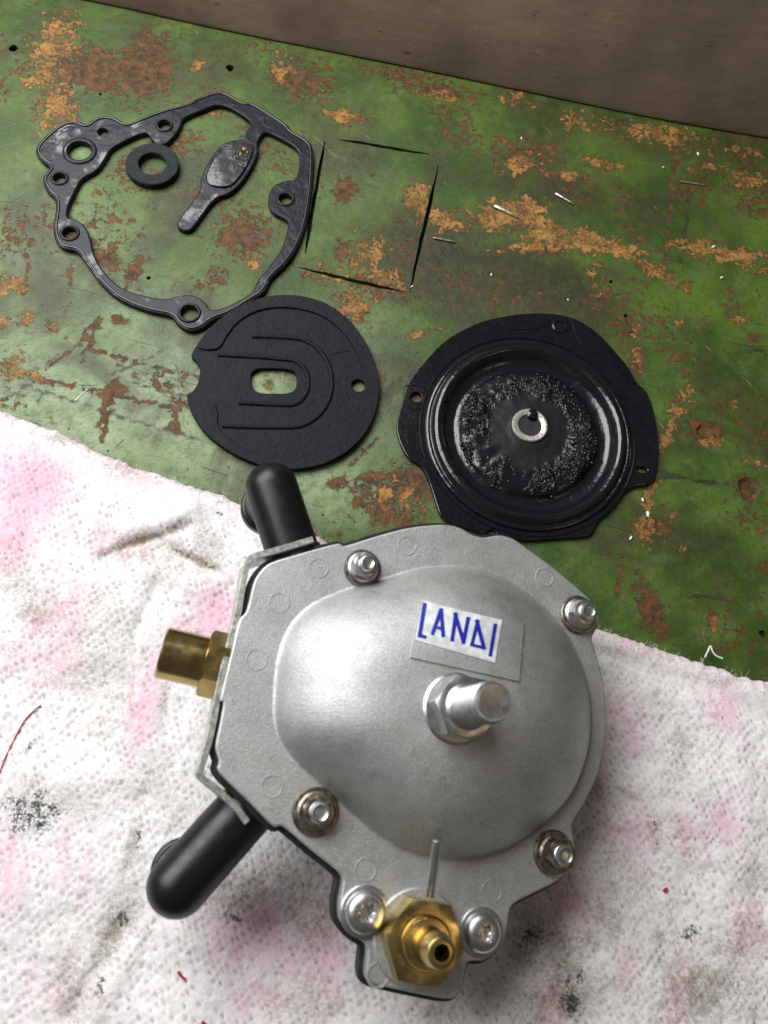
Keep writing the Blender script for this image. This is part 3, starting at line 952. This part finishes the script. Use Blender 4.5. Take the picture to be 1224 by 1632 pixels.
# ================================================================ rubber disc with the U ribs
def build_disc():
    T = 0.0036
    def Q(z, h=T):
        return P(270 + z[0] / 2.72, 440 + z[1] / 2.72, h)
    cw = Q((490, 465))
    base = [(480, 75), (640, 95), (760, 165), (860, 290), (912, 430), (908, 560), (850, 690), (745, 785), (600, 838), (440, 835), (290, 782), (160, 690), (105, 610), (82, 560), (74, 518), (73, 511), (80, 506), (102, 494), (122, 462), (133, 420), (128, 384), (108, 358), (95, 348), (93, 340), (101, 322), (106, 312), (150, 255), (220, 180), (330, 110)]
    outer = chaikin([Q(z).to_2d() for z in base], 2)
    oval = chaikin([Q(z).to_2d() for z in [(352, 452), (352, 415), (385, 396), (430, 396), (515, 398), (550, 415), (553, 455), (545, 490), (510, 506), (440, 505), (385, 503), (358, 480)]], 2)
    hole = circ(Q((820, 470)), 30 / 2.72 * .00031, 20)
    root = empty('rubber_disc', (cw.x, cw.y, 0))
    c2 = cw.to_2d()
    sh = lambda L: [q - c2 for q in L]
    mb = MB()
    slab(mb, sh(outer), [sh(oval), sh(hole)], 0.0003, T - .0008, 0.0004)
    mb.build('body', M_DISC, root, 50)
    rim_in = [(480, 130), (620, 150), (720, 205), (800, 300), (848, 430), (845, 560), (790, 680), (700, 750), (590, 790), (450, 792), (330, 755), (235, 690), (205, 640), (212, 600), (200, 560), (190, 548), (105, 540), (78, 525), (76, 512), (78, 555), (105, 610), (160, 690), (290, 782), (440, 835), (600, 838), (745, 785), (850, 690), (908, 560), (912, 430), (860, 290), (760, 165), (640, 95), (480, 75), (330, 110), (220, 180), (150, 255), (105, 315), (215, 322), (240, 270), (290, 200), (370, 150)]
    rim = chaikin([Q(z).to_2d() - c2 for z in rim_in], 2)
    rb = MB()
    slab(rb, rim, [], T - .0012, T + .0002, 0.0003)
    rb.build('rim', M_DISC, root, 50)
    def arc(c, rx, ry, a0, a1, n=16):
        return [(c[0] + rx * math.cos(math.radians(a0 + (a1 - a0) * i / n)), c[1] + ry * math.sin(math.radians(a0 + (a1 - a0) * i / n))) for i in range(n + 1)]
    u1 = [(360, 262), (450, 264)] + arc((525, 462), 180, 194, -88, 88) + [(400, 656), (230, 650)]
    u2 = [(212, 342), (400, 352)] + arc((520, 462), 82, 98, -86, 86) + [(420, 556), (300, 550)]
    for u in (u1, u2):
        r = MB()
        r.tube([Q(z, T - .0009) - Vector((cw.x, cw.y, 0)) for z in u], .00125, 8)
        r.build('rib', M_DISC, root, 60)
    # sunken band between the ribs is edged by a low step
    st = MB()
    st.tube([Q(z, T - .0011) - Vector((cw.x, cw.y, 0)) for z in [(700, 340), (780, 325)]], .0005, 6)
    st.build('mould_mark', M_DISC, root, 60)
    tag(root, 'dull black rubber disc with U shaped ribs and an oval hole, notched on its left', 'rubber disc')


build_disc()


# ================================================================ diaphragm
def build_diaphragm():
    T = 0.0026
    def Q(z, h=T):
        return P(600 + z[0] / 2.448, 470 + z[1] / 2.448, h)
    base = [(75, 520), (85, 465), (108, 385), (122, 338), (170, 280), (270, 170), (400, 105), (480, 85), (600, 68), (740, 75), (850, 130), (950, 240), (990, 290), (1012, 340), (1060, 378), (1090, 480), (1103, 580), (1096, 680), (1080, 738), (990, 746), (945, 795), (865, 880), (838, 938), (790, 945), (700, 950), (600, 960), (480, 948), (430, 940), (395, 925), (300, 895), (250, 870), (225, 790), (200, 710), (172, 662), (130, 645), (95, 590)]
    c3 = Q((596, 533), 0.004)
    c2 = c3.to_2d()
    outer = chaikin([Q(z).to_2d() - c2 for z in base], 2)
    rr = [(Q(z, .006).to_2d() - c2).length for z in ((180, 480), (1000, 560), (600, 885), (620, 175), (290, 760), (830, 250))]
    R = sum(rr) / len(rr)
    holes = [circ(Q((155, 398)).to_2d() - c2, 22 / 2.448 * .0003, 18), circ(Q((1035, 680)).to_2d() - c2, .0029, 18, .0017), circ(Q((448, 935)).to_2d() - c2, .0026, 16)]
    root = empty('diaphragm', (c3.x, c3.y, 0))
    mb = MB()
    inn = circ((0, 0), R * .995, 72)
    slab(mb, outer, [inn] + holes, 0.0003, T, 0.0005)
    mb.build('flange', M_DIA, root, 50)
    prof = [(1.0, T - .0012), (1.0, T + .0002), (.995, T + .0012), (.975, T + .0016), (.955, T + .0013), (.945, T + .0016), (.935, T + .0028), (.915, T + .0038), (.885, T + .0042), (.86, T + .0036), (.835, T + .0022), (.80, T - .0002), (.765, T - .0012), (.72, T - .0016), (.68, T - .0010), (.645, T + .0006), (.61, T + .0016), (.56, T + .0020), (.42, T + .0023), (.30, T + .0026), (.22, T + .0030), (.19, T + .0034)]
    b = MB()
    NS = 120
    vs, fs = [], []
    fine = []
    for (r0, z0), (r1, z1) in zip(prof[:-1], prof[1:]):
        for t in (0, 1 / 3, 2 / 3):
            fine.append((r0 + (r1 - r0) * t, z0 + (z1 - z0) * t))
    fine.append(prof[-1])
    for r, z in fine:
        for i in range(NS):
            a = 2 * math.pi * i / NS
            x, y = r * R * math.cos(a), r * R * math.sin(a)
            w = max(0, min(1, (.70 - r) / .08)) * max(0, min(1, (r - .2) / .2))
            dz = .0014 * w * (float(fbm(x * 260, y * 260, 3)) - .5) + .0010 * (r < .9) * (float(vn(x * 60, y * 60, 8)) - .5)
            vs.append((x, y, z + dz))
    for j in range(len(fine) - 1):
        for i in range(NS):
            i2 = (i + 1) % NS
            fs.append((j * NS + i, j * NS + i2, (j + 1) * NS + i2, (j + 1) * NS + i))
    fs.append(tuple((len(fine) - 1) * NS + i for i in range(NS)))
    b.add(vs, fs)
    b.build('convolution', mat_plate(R), root, 70)
    # thin moulded bead outside the convolution
    bead = MB()
    bead.lathe([(R * 1.035, T - .0003), (R * 1.04, T + .0005), (R * 1.05, T + .0005), (R * 1.055, T - .0003)], Matrix(), 96, cap1=False)
    bead.build('bead', M_DIA, root, 60)
    for zs, r_ in ((((480, 92), (500, 128), (560, 136), (640, 130), (668, 112)), .00035), (((745, 85), (768, 110), (772, 150), (800, 190)), .00035),
                   (((110, 356), (165, 350), (196, 362)), .0003), (((108, 430), (140, 448), (185, 440)), .0003)):
        mk = MB()
        L_ = chaikin([Q(z).to_2d() - c2 for z in zs], 2, False)
        mk.tube([Vector((q.x, q.y, T)) for q in L_], r_, 6)
        mk.build('moulded_line', M_DISC, root, 60)
    bs = Q((715, 122)).to_2d() - c2
    boss = MB()
    boss.lathe([(.0042, T - .0005), (.0042, T + .0006), (.0036, T + .0010), (.0024, T + .0008), (.0022, T + .0002)], Matrix.Translation((bs.x, bs.y, 0)), 24)
    boss.build('boss', M_DIA, root, 40)
    # small metal bushing in the middle, dark bore with the cut end of a pin
    qc = Q((600, 506), T + .005)
    q2 = Vector((qc.x - c2.x, qc.y - c2.y, 0))
    z = T + .0028
    ring = MB()
    ro = 74 / 2.448 * .000295
    ring.lathe([(ro * 1.0, z), (ro, z + .0016), (ro * .95, z + .0021), (ro * .72, z + .0021), (ro * .66, z + .0017), (ro * .62, z - .001)], Matrix.Translation(q2), 40, cap1=False)
    bush = ring.build('bushing', M_RING, root, 40)
    bo = MB()
    bo.lathe([(ro * .68, z + .0012), (ro * .4, z + .0011)], Matrix.Translation(q2), 30)  # black disc stands in for the shade down the bushing's hole
    bo.build('bore_shade', M_BLACK, bush, 40)
    pn = MB()
    pn.lathe([(ro * .30, z), (ro * .30, z + .0028), (ro * .24, z + .0032)], Matrix.Translation(q2 + Vector((ro * .18, ro * .62, 0))), 20)
    pn.build('pin', M_DIA, bush, 40)
    # oil left in drops over the plate
    dr = MB()
    for i in range(420):
        a = random.uniform(0, 6.283)
        r = R * random.gauss(.52, .09)
        if not R * .30 < r < R * .70:
            continue
        s = random.choice((.0003, .0004, .0005, .0007, .0009))
        zz = T + .0017 if r < .6 * R else T - .0001 + .0016 * max(0, (.66 * R - r) / (.06 * R))
        dr.lathe([(s, zz - .0004), (s * .85, zz + s * .4), (s * .45, zz + s * .7)], Matrix.Translation((r * math.cos(a), r * math.sin(a), 0)), 8)
    tag(dr.build('oil_drops', M_OIL, root, 80), kind='stuff')
    tag(root, 'wet black rubber diaphragm with a metal bushing in its middle, above the regulator', 'diaphragm')


build_diaphragm()


# ================================================================ the regulator
REG = empty('pressure_regulator', D_ROOT, Matrix((x_d, y_d, n_d)).transposed())
tag(REG, 'cast aluminium gas pressure regulator with domed cover and brass fittings, on the stained cloth', 'regulator')
FL = 0.0042                     # cover flange thickness

COVER = [(426, 897), (484, 880), (542, 864), (547, 871), (600, 854), (640, 843), (670, 838), (708, 835), (734, 840), (750, 851), (770, 857), (796, 852), (818, 857), (848, 879), (884, 905), (914, 931), (936, 950), (953, 968), (956, 990), (942, 1014), (953, 1049), (963, 1092), (967, 1140), (964, 1188), (952, 1240), (930, 1284), (910, 1314), (917, 1350), (910, 1384), (890, 1405), (850, 1424), (813, 1443), (808, 1486), (795, 1515), (772, 1532), (744, 1531), (739, 1568), (726, 1592), (703, 1592), (613, 1573), (581, 1564), (588, 1506), (562, 1492), (541, 1466), (541, 1438), (549, 1397), (524, 1376), (500, 1358), (449, 1314), (437, 1320), (393, 1275), (344, 1228), (350, 1214), (342, 1192), (350, 1155), (357, 1117), (349, 1119), (366, 1050), (381, 985), (393, 976), (405, 922)]
DOME = [(620, 917), (665, 903), (724, 898), (780, 908), (829, 934), (868, 964), (901, 1002), (926, 1049), (941, 1098), (946, 1140), (944, 1180), (936, 1220), (918, 1264), (892, 1298), (862, 1325), (830, 1348), (793, 1366), (740, 1377), (688, 1371), (645, 1360), (605, 1336), (568, 1306), (530, 1272), (498, 1243), (462, 1208), (440, 1176), (432, 1140), (434, 1090), (440, 1040), (458, 995), (490, 962), (540, 940), (580, 928)]


def build_cover():
    oc = ccw(chaikin([D(*q).to_2d() for q in COVER], 1, w=0.18))
    oc = chaikin(oc, 1)
    dm = ccw(chaikin([D(*q).to_2d() for q in DOME], 2))
    mb = MB()
    rings = [(oc, ZB - FL), (oc, ZB - .0007), (offset(oc, -.0002), ZB - .0002), (offset(oc, -.0007), ZB)]
    n = len(oc)
    vs = [(q.x, q.y, z) for R, z in rings for q in R]
    fs = [(j * n + i, j * n + (i + 1) % n, (j + 1) * n + (i + 1) % n, (j + 1) * n + i) for j in range(3) for i in range(n)]
    mb.add(vs, fs)
    A, T = cdt([rings[-1][0], dm])
    mb.add([(x, y, ZB) for x, y in A], [tuple(int(i) for i in t) for t in T])
    # dome: rings shrinking from its foot to its crown
    c = D(716, 1130, .02).to_2d()
    HM = 0.025
    us = [0, .006, .014, .024, .036, .05, .07, .09, .115, .14, .17, .20, .24, .28, .33, .38, .44, .50, .57, .64, .72, .80, .88, .95]
    def g(u):
        a = 1 - (1 - u) ** 3.8
        f = min(1, u / .06)
        return a * (f * f * (3 - 2 * f)) * .97 + .03 * u
    n = len(dm)
    dvs = [(c.x + (q.x - c.x) * (1 - u), c.y + (q.y - c.y) * (1 - u), ZB + HM * g(u)) for u in us for q in dm]
    dfs = [(j * n + i, j * n + (i + 1) % n, (j + 1) * n + (i + 1) % n, (j + 1) * n + i) for j in range(len(us) - 1) for i in range(n)]
    dvs.append((c.x, c.y, ZB + HM))
    o = (len(us) - 1) * n
    dfs += [(o + i, o + (i + 1) % n, len(dvs) - 1) for i in range(n)]
    mb.add(dvs, dfs)
    cover = mb.build('cover', M_ALU, REG, 28)
    # ejector marks cast into the flange
    for px, py in ((508, 905), (409, 1051), (434, 1253), (583, 1386), (784, 1421), (603, 1554), (868, 920), (649, 869), (445, 960)):
        r = .0037
        k = MB()
        k.lathe([(r - .0005, -.0003), (r - .0003, .00018), (r + .0003, .00018), (r + .0005, -.0003)], Matrix.Translation(D(px, py)), 32, cap1=False)
        k.build('ejector_mark', M_ALU, cover, 60)
    # black seal pinched between cover and body
    s = MB()
    so = ccw([q.copy() for q in offset(oc, .0019)])
    slab(s, chaikin(so, 1), [], ZB - FL - .0042, ZB - FL + .00002, .0004)
    s.build('seal', M_BLACK, REG, 40)
    # lower half of the housing
    lb = MB()
    o1 = offset(oc, -.0015)
    cc = c
    n = len(o1)
    lay = [(1.0, ZB - FL - .004), (1.0, ZB - FL - .012), (.86, ZB - FL - .0135), (.80, .006), (.74, .001), (.1, .001)]
    vs = [(cc.x + (q.x - cc.x) * k, cc.y + (q.y - cc.y) * k, z) for k, z in lay for q in o1]
    fs = [(j * n + (i + 1) % n, j * n + i, (j + 1) * n + i, (j + 1) * n + (i + 1) % n) for j in range(len(lay) - 1) for i in range(n)]
    lb.add(vs, fs)
    lb.build('lower_housing', M_ALU, REG, 35)
    return cover, BVHTree.FromPolygons([Vector(v) for v in mb.v], mb.f)


COVER_OB, COVER_T = build_cover()
CAM_L = D3 @ (CAM - D_ROOT)


def on_cover(px, py, up=0.0):
    d = (D3 @ (W3 @ cam_ray(px, py))).normalized()
    h, nn, _, _ = COVER_T.ray_cast(CAM_L, d)
    if h is None:
        return D(px, py, up)
    if nn.z < 0:
        nn = -nn
    return h + nn * up


def hexr(a):
    a = (a + math.pi / 6) % (math.pi / 3) - math.pi / 6
    return 1.0 / math.cos(a)


def hexnut(mb, M, r, z0, z1, rb=0.0, cham=0.12, rot=0.0):
    """six sided nut, across-flats radius r, corners chamfered into a round top"""
    M = M @ Matrix.Rotation(rot, 4, 'Z')
    seg = 48
    rc = r / math.cos(math.pi / 6)
    h = (rc - r) * 0.6
    prof_hex = lambda a: hexr(a)
    top, vs, fs = [], [], []
    levels = [(0, z0), (0, z1 - h), (1, z1), (2, z1)]
    for kind, z in levels:
        for i in range(seg):
            a = 2 * math.pi * i / seg
            rr = r * prof_hex(a)
            if kind == 0:
                zz = z if z == z0 else z1 - h * max(0, (rr - r) / (rc - r))
            else:
                rr = r * (0.985 if kind == 1 else max(rb / r, .5) if rb else .5)
                zz = z1
            vs.append(M @ Vector((rr * math.cos(a), rr * math.sin(a), zz)))
    for j in range(3):
        for i in range(seg):
            i2 = (i + 1) % seg
            fs.append((j * seg + i, j * seg + i2, (j + 1) * seg + i2, (j + 1) * seg + i))
    mb.add(vs, fs)


def thread(r, z0, z1, pitch, dep):
    p, z = [], z0
    while z < z1:
        p += [(r, z), (r, z + pitch * .25), (r - dep, z + pitch * .5), (r - dep, z + pitch * .7)]
        z += pitch
    return p


# four cover screws: dished washer, nut, rounded bolt end
for px, py, s, rot, rust in ((580, 903, .88, .2, 0), (926, 978, .95, .5, 0), (505, 1294, 1.0, .1, 1), (888, 1361, .98, .7, 1)):
    p = D(px, py, .003)
    M = Matrix.Translation((p.x, p.y, ZB))
    b = MB()
    b.lathe(thread(.0036 * s, .004, .0088, .0009, .0003) + [(.0036 * s, .0088), (.0033 * s, .0095), (.0026 * s, .0097), (.0020 * s, .0093), (.0012 * s, .0092)], M, 28)
    bolt = b.build('screw', M_SCREW, REG, 40)
    w = MB()
    w.lathe([(.0083 * s, -.0005), (.0083 * s, .0009), (.0078 * s, .0015), (.0062 * s, .0017), (.0058 * s, .0022), (.0055 * s, .0022)], M, 36)
    w.build('washer', M_RUST, bolt, 35)
    nt = MB()
    nt.lathe([(.0068 * s, .0016), (.0068 * s, .0024), (.0060 * s, .0029)], M, 36)
    hexnut(nt, M, .0050 * s, .0026, .0072, .0034 * s, rot=rot)
    nt.build('nut', M_RUST if rust else M_SCREW, bolt, 30)

# two pan head screws with a six-lobed recess
for px, py, s in ((584, 1455, 1.0), (771, 1487, .95)):
    p = D(px, py, .003)
    M = Matrix.Translation((p.x, p.y, ZB))
    R0 = .0070 * s
    hd = MB()
    lobe = lambda a: 1 + .16 * math.cos(6 * a)
    seg = 48
    prof = [(R0, .0008, 0), (R0, .0022, 0), (R0 * .93, .0034, 0), (R0 * .80, .0042, 0), (R0 * .60, .0046, 0), (R0 * .44, .0047, 1), (R0 * .40, .0032, 1), (R0 * .30, .0026, 1)]
    vs = [M @ Vector((r * (lobe(a) if k else 1) * math.cos(a), r * (lobe(a) if k else 1) * math.sin(a), z)) for r, z, k in prof for a in (2 * math.pi * i / seg for i in range(seg))]
    fs = [(j * seg + i, j * seg + (i + 1) % seg, (j + 1) * seg + (i + 1) % seg, (j + 1) * seg + i) for j in range(len(prof) - 1) for i in range(seg)]
    fs.append(tuple((len(prof) - 1) * seg + i for i in range(seg)))
    hd.add(vs, fs)
    h = hd.build('pan_screw', M_STEEL, REG, 40)
    w = MB()
    w.lathe([(R0 * 1.22, -.0004), (R0 * 1.22, .0007), (R0 * 1.15, .0010), (R0 * .9, .0010)], M, 36)
    w.build('washer', M_STEEL, h, 35)

# adjusting stud on the crown
tip = D(792, 1113, .060)
b0 = on_cover(727, 1133)
M = Matrix.Translation((0.5 * tip.x + 0.5 * b0.x, 0.5 * tip.y + 0.5 * b0.y, 0))
zc = b0.z - .0015
zt = ZB + .059
st = MB()
st.lathe([(.0078, zc + .009), (.0078, zc + .0125), (.0072, zc + .0130)] + thread(.0066, zc + .0135, zt - .0035, .0022, .0012) + [(.0060, zt - .0030), (.0060, zt - .0012), (.0052, zt), (.0035, zt - .0002)], M, 40)
stud = st.build('adjusting_stud', M_SCREW, REG, 40)
nt = MB()
nt.lathe([(.0122, zc - .001), (.0122, zc + .0016), (.0114, zc + .0022)], M, 40)
hexnut(nt, M, .0098, zc + .0018, zc + .0125, .0070, rot=.35)
nt.build('lock_nut', M_STEEL, stud, 30)

# brass outlet with hose spigot
t2 = D(704, 1519, .026)
M = Matrix.Translation((t2.x, t2.y, ZB))
oz = MB()
oz.lathe([(.0086, .008), (.0086, .0116), (.0078, .0126), (.0058, .0128), (.0052, .0140), (.0050, .0190), (.0056, .0200), (.0056, .0216), (.0046, .0258), (.0040, .0262), (.0027, .0262), (.0025, .0254), (.0025, .0120)], M, 36)
noz = oz.build('outlet_spigot', M_BRASS, REG, 40)
hx = MB()
hexnut(hx, M, .0124, .0012, .0098, .0086, rot=.30)
hx.build('hex_base', M_BRASS, noz, 30)
wsh = MB()
wsh.lathe([(.0158, -.0004), (.0158, .0008), (.0152, .0013), (.0110, .0013)], M, 40)
wsh.build('seat_ring', M_ALU, noz, 35)
bo = MB()
bo.lathe([(.0026, .0180), (.001, .0179)], M, 20)  # black disc set inside the brass as the dark of its hole
bo.build('bore_shade', M_BLACK, noz, 30)

# thin steel pin between spigot and dome
pn = MB()
pa, pb = D(685, 1428, .010), D(697, 1338, .017)
pn.tube([pa, pa.lerp(pb, .5), pa.lerp(pb, .985), pb], [.0017, .0017, .0016, .0012], 14)
pn.build('steel_pin', M_STEEL, REG, 50)


# elbows: out of the housing, then down to the cloth
def elbow(a, b, hd):
    A, B = D(*a, hd), D(*b, hd)
    d = (B - A).normalized()
    r = .0106
    path = [A, A.lerp(B, .5), B]
    rad = [r, r, r]
    for i in range(1, 11):
        t = math.pi / 2 * i / 10
        path.append(B + d * r * math.sin(t) * .97)
        rad.append(max(r * math.cos(t), .0003))
    mb = MB()
    mb.tube(path, rad, 36)
    o = mb.build('elbow_pipe', M_PIPE, REG, 50)
    e = B
    k0 = B - d * .0035
    stub = MB()
    stub.tube([k0 + Vector((0, 0, z)) for z in (-.002, -.0150, -.0152, -.0158, -.0196, -.0202)], [r * k for k in (.96, .96, 1.06, 1.10, 1.10, 1.05)], 36)
    stub.build('spout', M_PIPE, o, 50)
    cuff = MB()
    cuff.tube([A.lerp(e, -.12), A.lerp(e, .02), A.lerp(e, .05)], [r * 1.08, r * 1.08, r * 1.04], 32)
    cuff.build('cuff', M_BLACK, o, 40)


elbow((468, 884), (433, 777), -.0150)
elbow((402, 1278), (283, 1412), -.0150)

# bent zinc strip that clamps the elbows
strip = [(499, 859), (470, 868), (432, 879), (404, 886), (394, 894), (390, 915), (384, 950), (378, 985), (368, 1020), (356, 1065), (347, 1110), (340, 1150), (330, 1195), (317, 1232), (320, 1238), (350, 1262), (378, 1288), (394, 1311)]
pts = chaikin([D(x, y, -.0012).to_2d() for x, y in strip], 2, False)
nrm = []
for i in range(len(pts)):
    t = (pts[min(i + 1, len(pts) - 1)] - pts[max(i - 1, 0)]).normalized()
    nrm.append(Vector((-t.y, t.x)))
w = .0012
z1_, z0_ = ZB - .0012, ZB - .0175
b_ = .0003
sec = [(-w, z0_), (-w, z1_ - b_), (-w + b_, z1_), (w - b_, z1_), (w, z1_ - b_), (w, z0_)]
vs = [(p.x + n.x * a, p.y + n.y * a, z) for p, n in zip(pts, nrm) for a, z in sec]
k = len(sec)
fs = [(i * k + j, (i + 1) * k + j, (i + 1) * k + (j + 1) % k, i * k + (j + 1) % k) for i in range(len(pts) - 1) for j in range(k)]
fs += [tuple(range(k)), tuple(range((len(pts) - 1) * k + k - 1, (len(pts) - 1) * k - 1, -1))]
MB().add(vs, fs).build('clamp_strip', M_CLIP, REG, 40)

# brass inlet on the left
hc, be = D(345, 1060, -.012), D(256, 1039, -.012)
ax = (be - hc).normalized()
q = ax.to_track_quat('Z', 'Y').to_matrix().to_4x4()
M = Matrix.Translation(hc) @ q
L = (be - hc).length
inl = MB()
inl.lathe([(.0094, 0), (.0094, L - .0008), (.0088, L - .0001), (.0066, L), (.0064, L - .0006), (.0064, L - .010)], M, 44)
io = inl.build('inlet_fitting', M_BRASS2, REG, 40)
hx = MB()
hexnut(hx, M, .0106, -.008, .0048, .0092, rot=.45)
hx.build('hex_collar', M_BRASS, io, 30)


# ---------------------------------------------------------------- name plate
def patch(name, corners, up, thick, mat, parent, nu=10, nv=6):
    c = [Vector(q) for q in corners]
    g = []
    for j in range(nv + 1):
        for i in range(nu + 1):
            u, v = i / nu, j / nv
            q = (c[0] * (1 - u) + c[1] * u) * (1 - v) + (c[3] * (1 - u) + c[2] * u) * v
            g.append((q.x, q.y))
    W_ = nu + 1
    vs = [on_cover(x, y, up) for x, y in g]
    fs = [(j * W_ + i, (j + 1) * W_ + i, (j + 1) * W_ + i + 1, j * W_ + i + 1) for j in range(nv) for i in range(nu)]
    rim = [i for i in range(W_)] + [j * W_ + nu for j in range(1, nv + 1)] + [nv * W_ + i for i in range(nu - 1, -1, -1)] + [j * W_ for j in range(nv - 1, 0, -1)]
    o = len(vs)
    vs += [on_cover(*g[i], up - thick) for i in rim]
    m_ = len(rim)
    fs += [(rim[i], rim[(i + 1) % m_], o + (i + 1) % m_, o + i) for i in range(m_)]
    return MB().add(vs, fs).build(name, mat, parent, 40)


plate = patch('name_plate', [(670, 956), (834, 994), (826, 1086), (653, 1048)], .0007, .0012, M_ALU, REG)
patch('sticker', [(675, 961), (798, 990), (787, 1057), (660, 1021)], .00095, .0004, M_STICK, plate)


def Z5(z):
    return (600 + z[0] / 3.06, 820 + z[1] / 3.06)


def letter(strokes):
    mb = MB()
    for a, b, wd in strokes:
        a, b = Vector(Z5(a)), Vector(Z5(b))
        d = (b - a).normalized()
        nn = Vector((-d.y, d.x)) * (wd / 3.06 / 2)
        N = 4
        vs = []
        for i in range(N + 1):
            p = a.lerp(b, i / N)
            vs += [on_cover(p.x + nn.x, p.y + nn.y, .00108), on_cover(p.x - nn.x, p.y - nn.y, .00108)]
        mb.add(vs, [(2 * i, 2 * i + 1, 2 * i + 3, 2 * i + 2) for i in range(N)])
    mb.build('letter', M_BLUE, plate, 60)


letter([((236, 440), (206, 602), 20), ((200, 594), (240, 604), 17)])
letter([((268, 592), (314, 468), 19), ((312, 466), (322, 602), 19), ((284, 556), (322, 562), 13)])
letter([((364, 622), (384, 486), 19), ((378, 486), (422, 634), 19), ((418, 632), (444, 506), 19)])
letter([((458, 646), (490, 520), 17), ((482, 518), (520, 660), 19), ((454, 638), (522, 654), 15)])
letter([((574, 538), (548, 694), 18)])


# ================================================================ crumbs, slivers and threads
def sliver(a, b, w, label):
    A, B = P(*a), P(*b)
    c = (A + B) / 2
    d = (B - A)
    L = d.length / 2
    mb = MB()
    r = w * .00015
    mb.lathe([(r * .5, -L), (r, -L * .8), (r * .9, L * .7), (r * .4, L)], Matrix.Rotation(math.pi / 2, 4, 'Y'), 6, cap0=True)
    o = mb.build('metal_sliver', M_CHIP, None, 30)
    o.location = (c.x, c.y, r + .0002)
    o.rotation_euler = (0, 0, math.atan2(d.y, d.x))
    tag(o, label, 'sliver', 'bright slivers lying on the bench')


sliver((787, 330), (826, 348), 6, 'bright metal sliver at the upper left end of the orange worn streak')
sliver((885, 310), (914, 327), 4, 'thin metal sliver above the middle of the orange worn streak')
sliver((690, 380), (726, 387), 4, 'thin pale sliver just right of the saw cut square')
sliver((1080, 290), (1122, 296), 3, 'fine sliver near the grey board at the right edge')

crumbs = [(1112, 246, 5, 'pale crumb on the green bench just below the grey board at right'), (831, 221, 4, 'tiny white crumb above the orange worn streak, right of the saw cuts'), (1057, 267, 4, 'white crumb right of the fine sliver below the grey board'), (1137, 394, 6, 'pale crumb on the right end of the orange worn streak'), (1150, 443, 5, 'white crumb below the right end of the orange worn streak'),
          (657, 457, 4, 'white crumb at the lower right corner of the saw cut square'), (783, 438, 4, 'tiny white crumb between the saw cut square and the orange streak'), (905, 478, 3, 'tiny white crumb just above the wet diaphragm'), (1032, 820, 7, 'largest white crumb right of the diaphragm'), (1024, 797, 5, 'white crumb just above the largest one right of the diaphragm'), (1005, 858, 5, 'lowest white crumb right of the diaphragm'), (1038, 766, 5, 'white crumb touching the lower right tab of the diaphragm')]
cr_me = None
for px, py, s, lab in crumbs:
    if cr_me is None:
        mb = MB()
        mb.lathe([(.7, -.5), (1, 0), (.75, .5), (.3, .8)], Matrix(), 7, cap0=True, hexa=lambda a: 1 + .25 * math.sin(2 * a + 1))
        o = mb.build('crumb', M_SPECK, None, 30)
        cr_me = o.data
    else:
        o = bpy.data.objects.new('crumb', cr_me)
        COL.objects.link(o)
    p = P(px, py)
    k = s * .00015
    o.location = (p.x, p.y, k * .5)
    o.scale = (k * 1.4, k, k)
    o.rotation_euler = (0, 0, random.uniform(0, 6))
    tag(o, lab, 'crumb', 'pale crumbs scattered on the bench')


def strand(pxs, r, mat, label, up=.0006):
    pts = chaikin([on_towel(x, y, up) for x, y in pxs], 2, False)
    c = sum(pts, Vector()) / len(pts)
    mb = MB()
    mb.tube([p - c for p in pts], r, 6)
    o = mb.build('loose_thread', mat, None, 60)
    o.location = c
    tag(o, label, 'thread', 'loose threads on the cloth')


strand([(66, 1124), (44, 1142), (30, 1165), (18, 1190), (8, 1210), (0, 1232)], .00028, M_RED, 'long red thread on the cloth at the left edge of the picture')
strand([(284, 1548), (289, 1556), (295, 1560)], .0005, M_RED, 'short curled red thread on the cloth below the lower elbow pipe')
strand([(322, 1628), (328, 1632), (334, 1640)], .0005, M_RED, 'short red thread on the cloth at the bottom edge of the picture')
strand([(1058, 1416), (1061, 1420)], .0011, M_RED, 'tiny dark red bit of fluff on the cloth right of the regulator')
strand([(1122, 1048), (1128, 1036), (1131, 1028), (1134, 1040), (1141, 1047), (1150, 1050)], .0004, M_LINT, 'white frayed thread sticking up from the right part of the cloth hem', .0010)
strand([(120, 640), (134, 626), (140, 622)], .0003, M_LINT, 'pale thin thread lying on the bench just above the cloth at left', .0006)
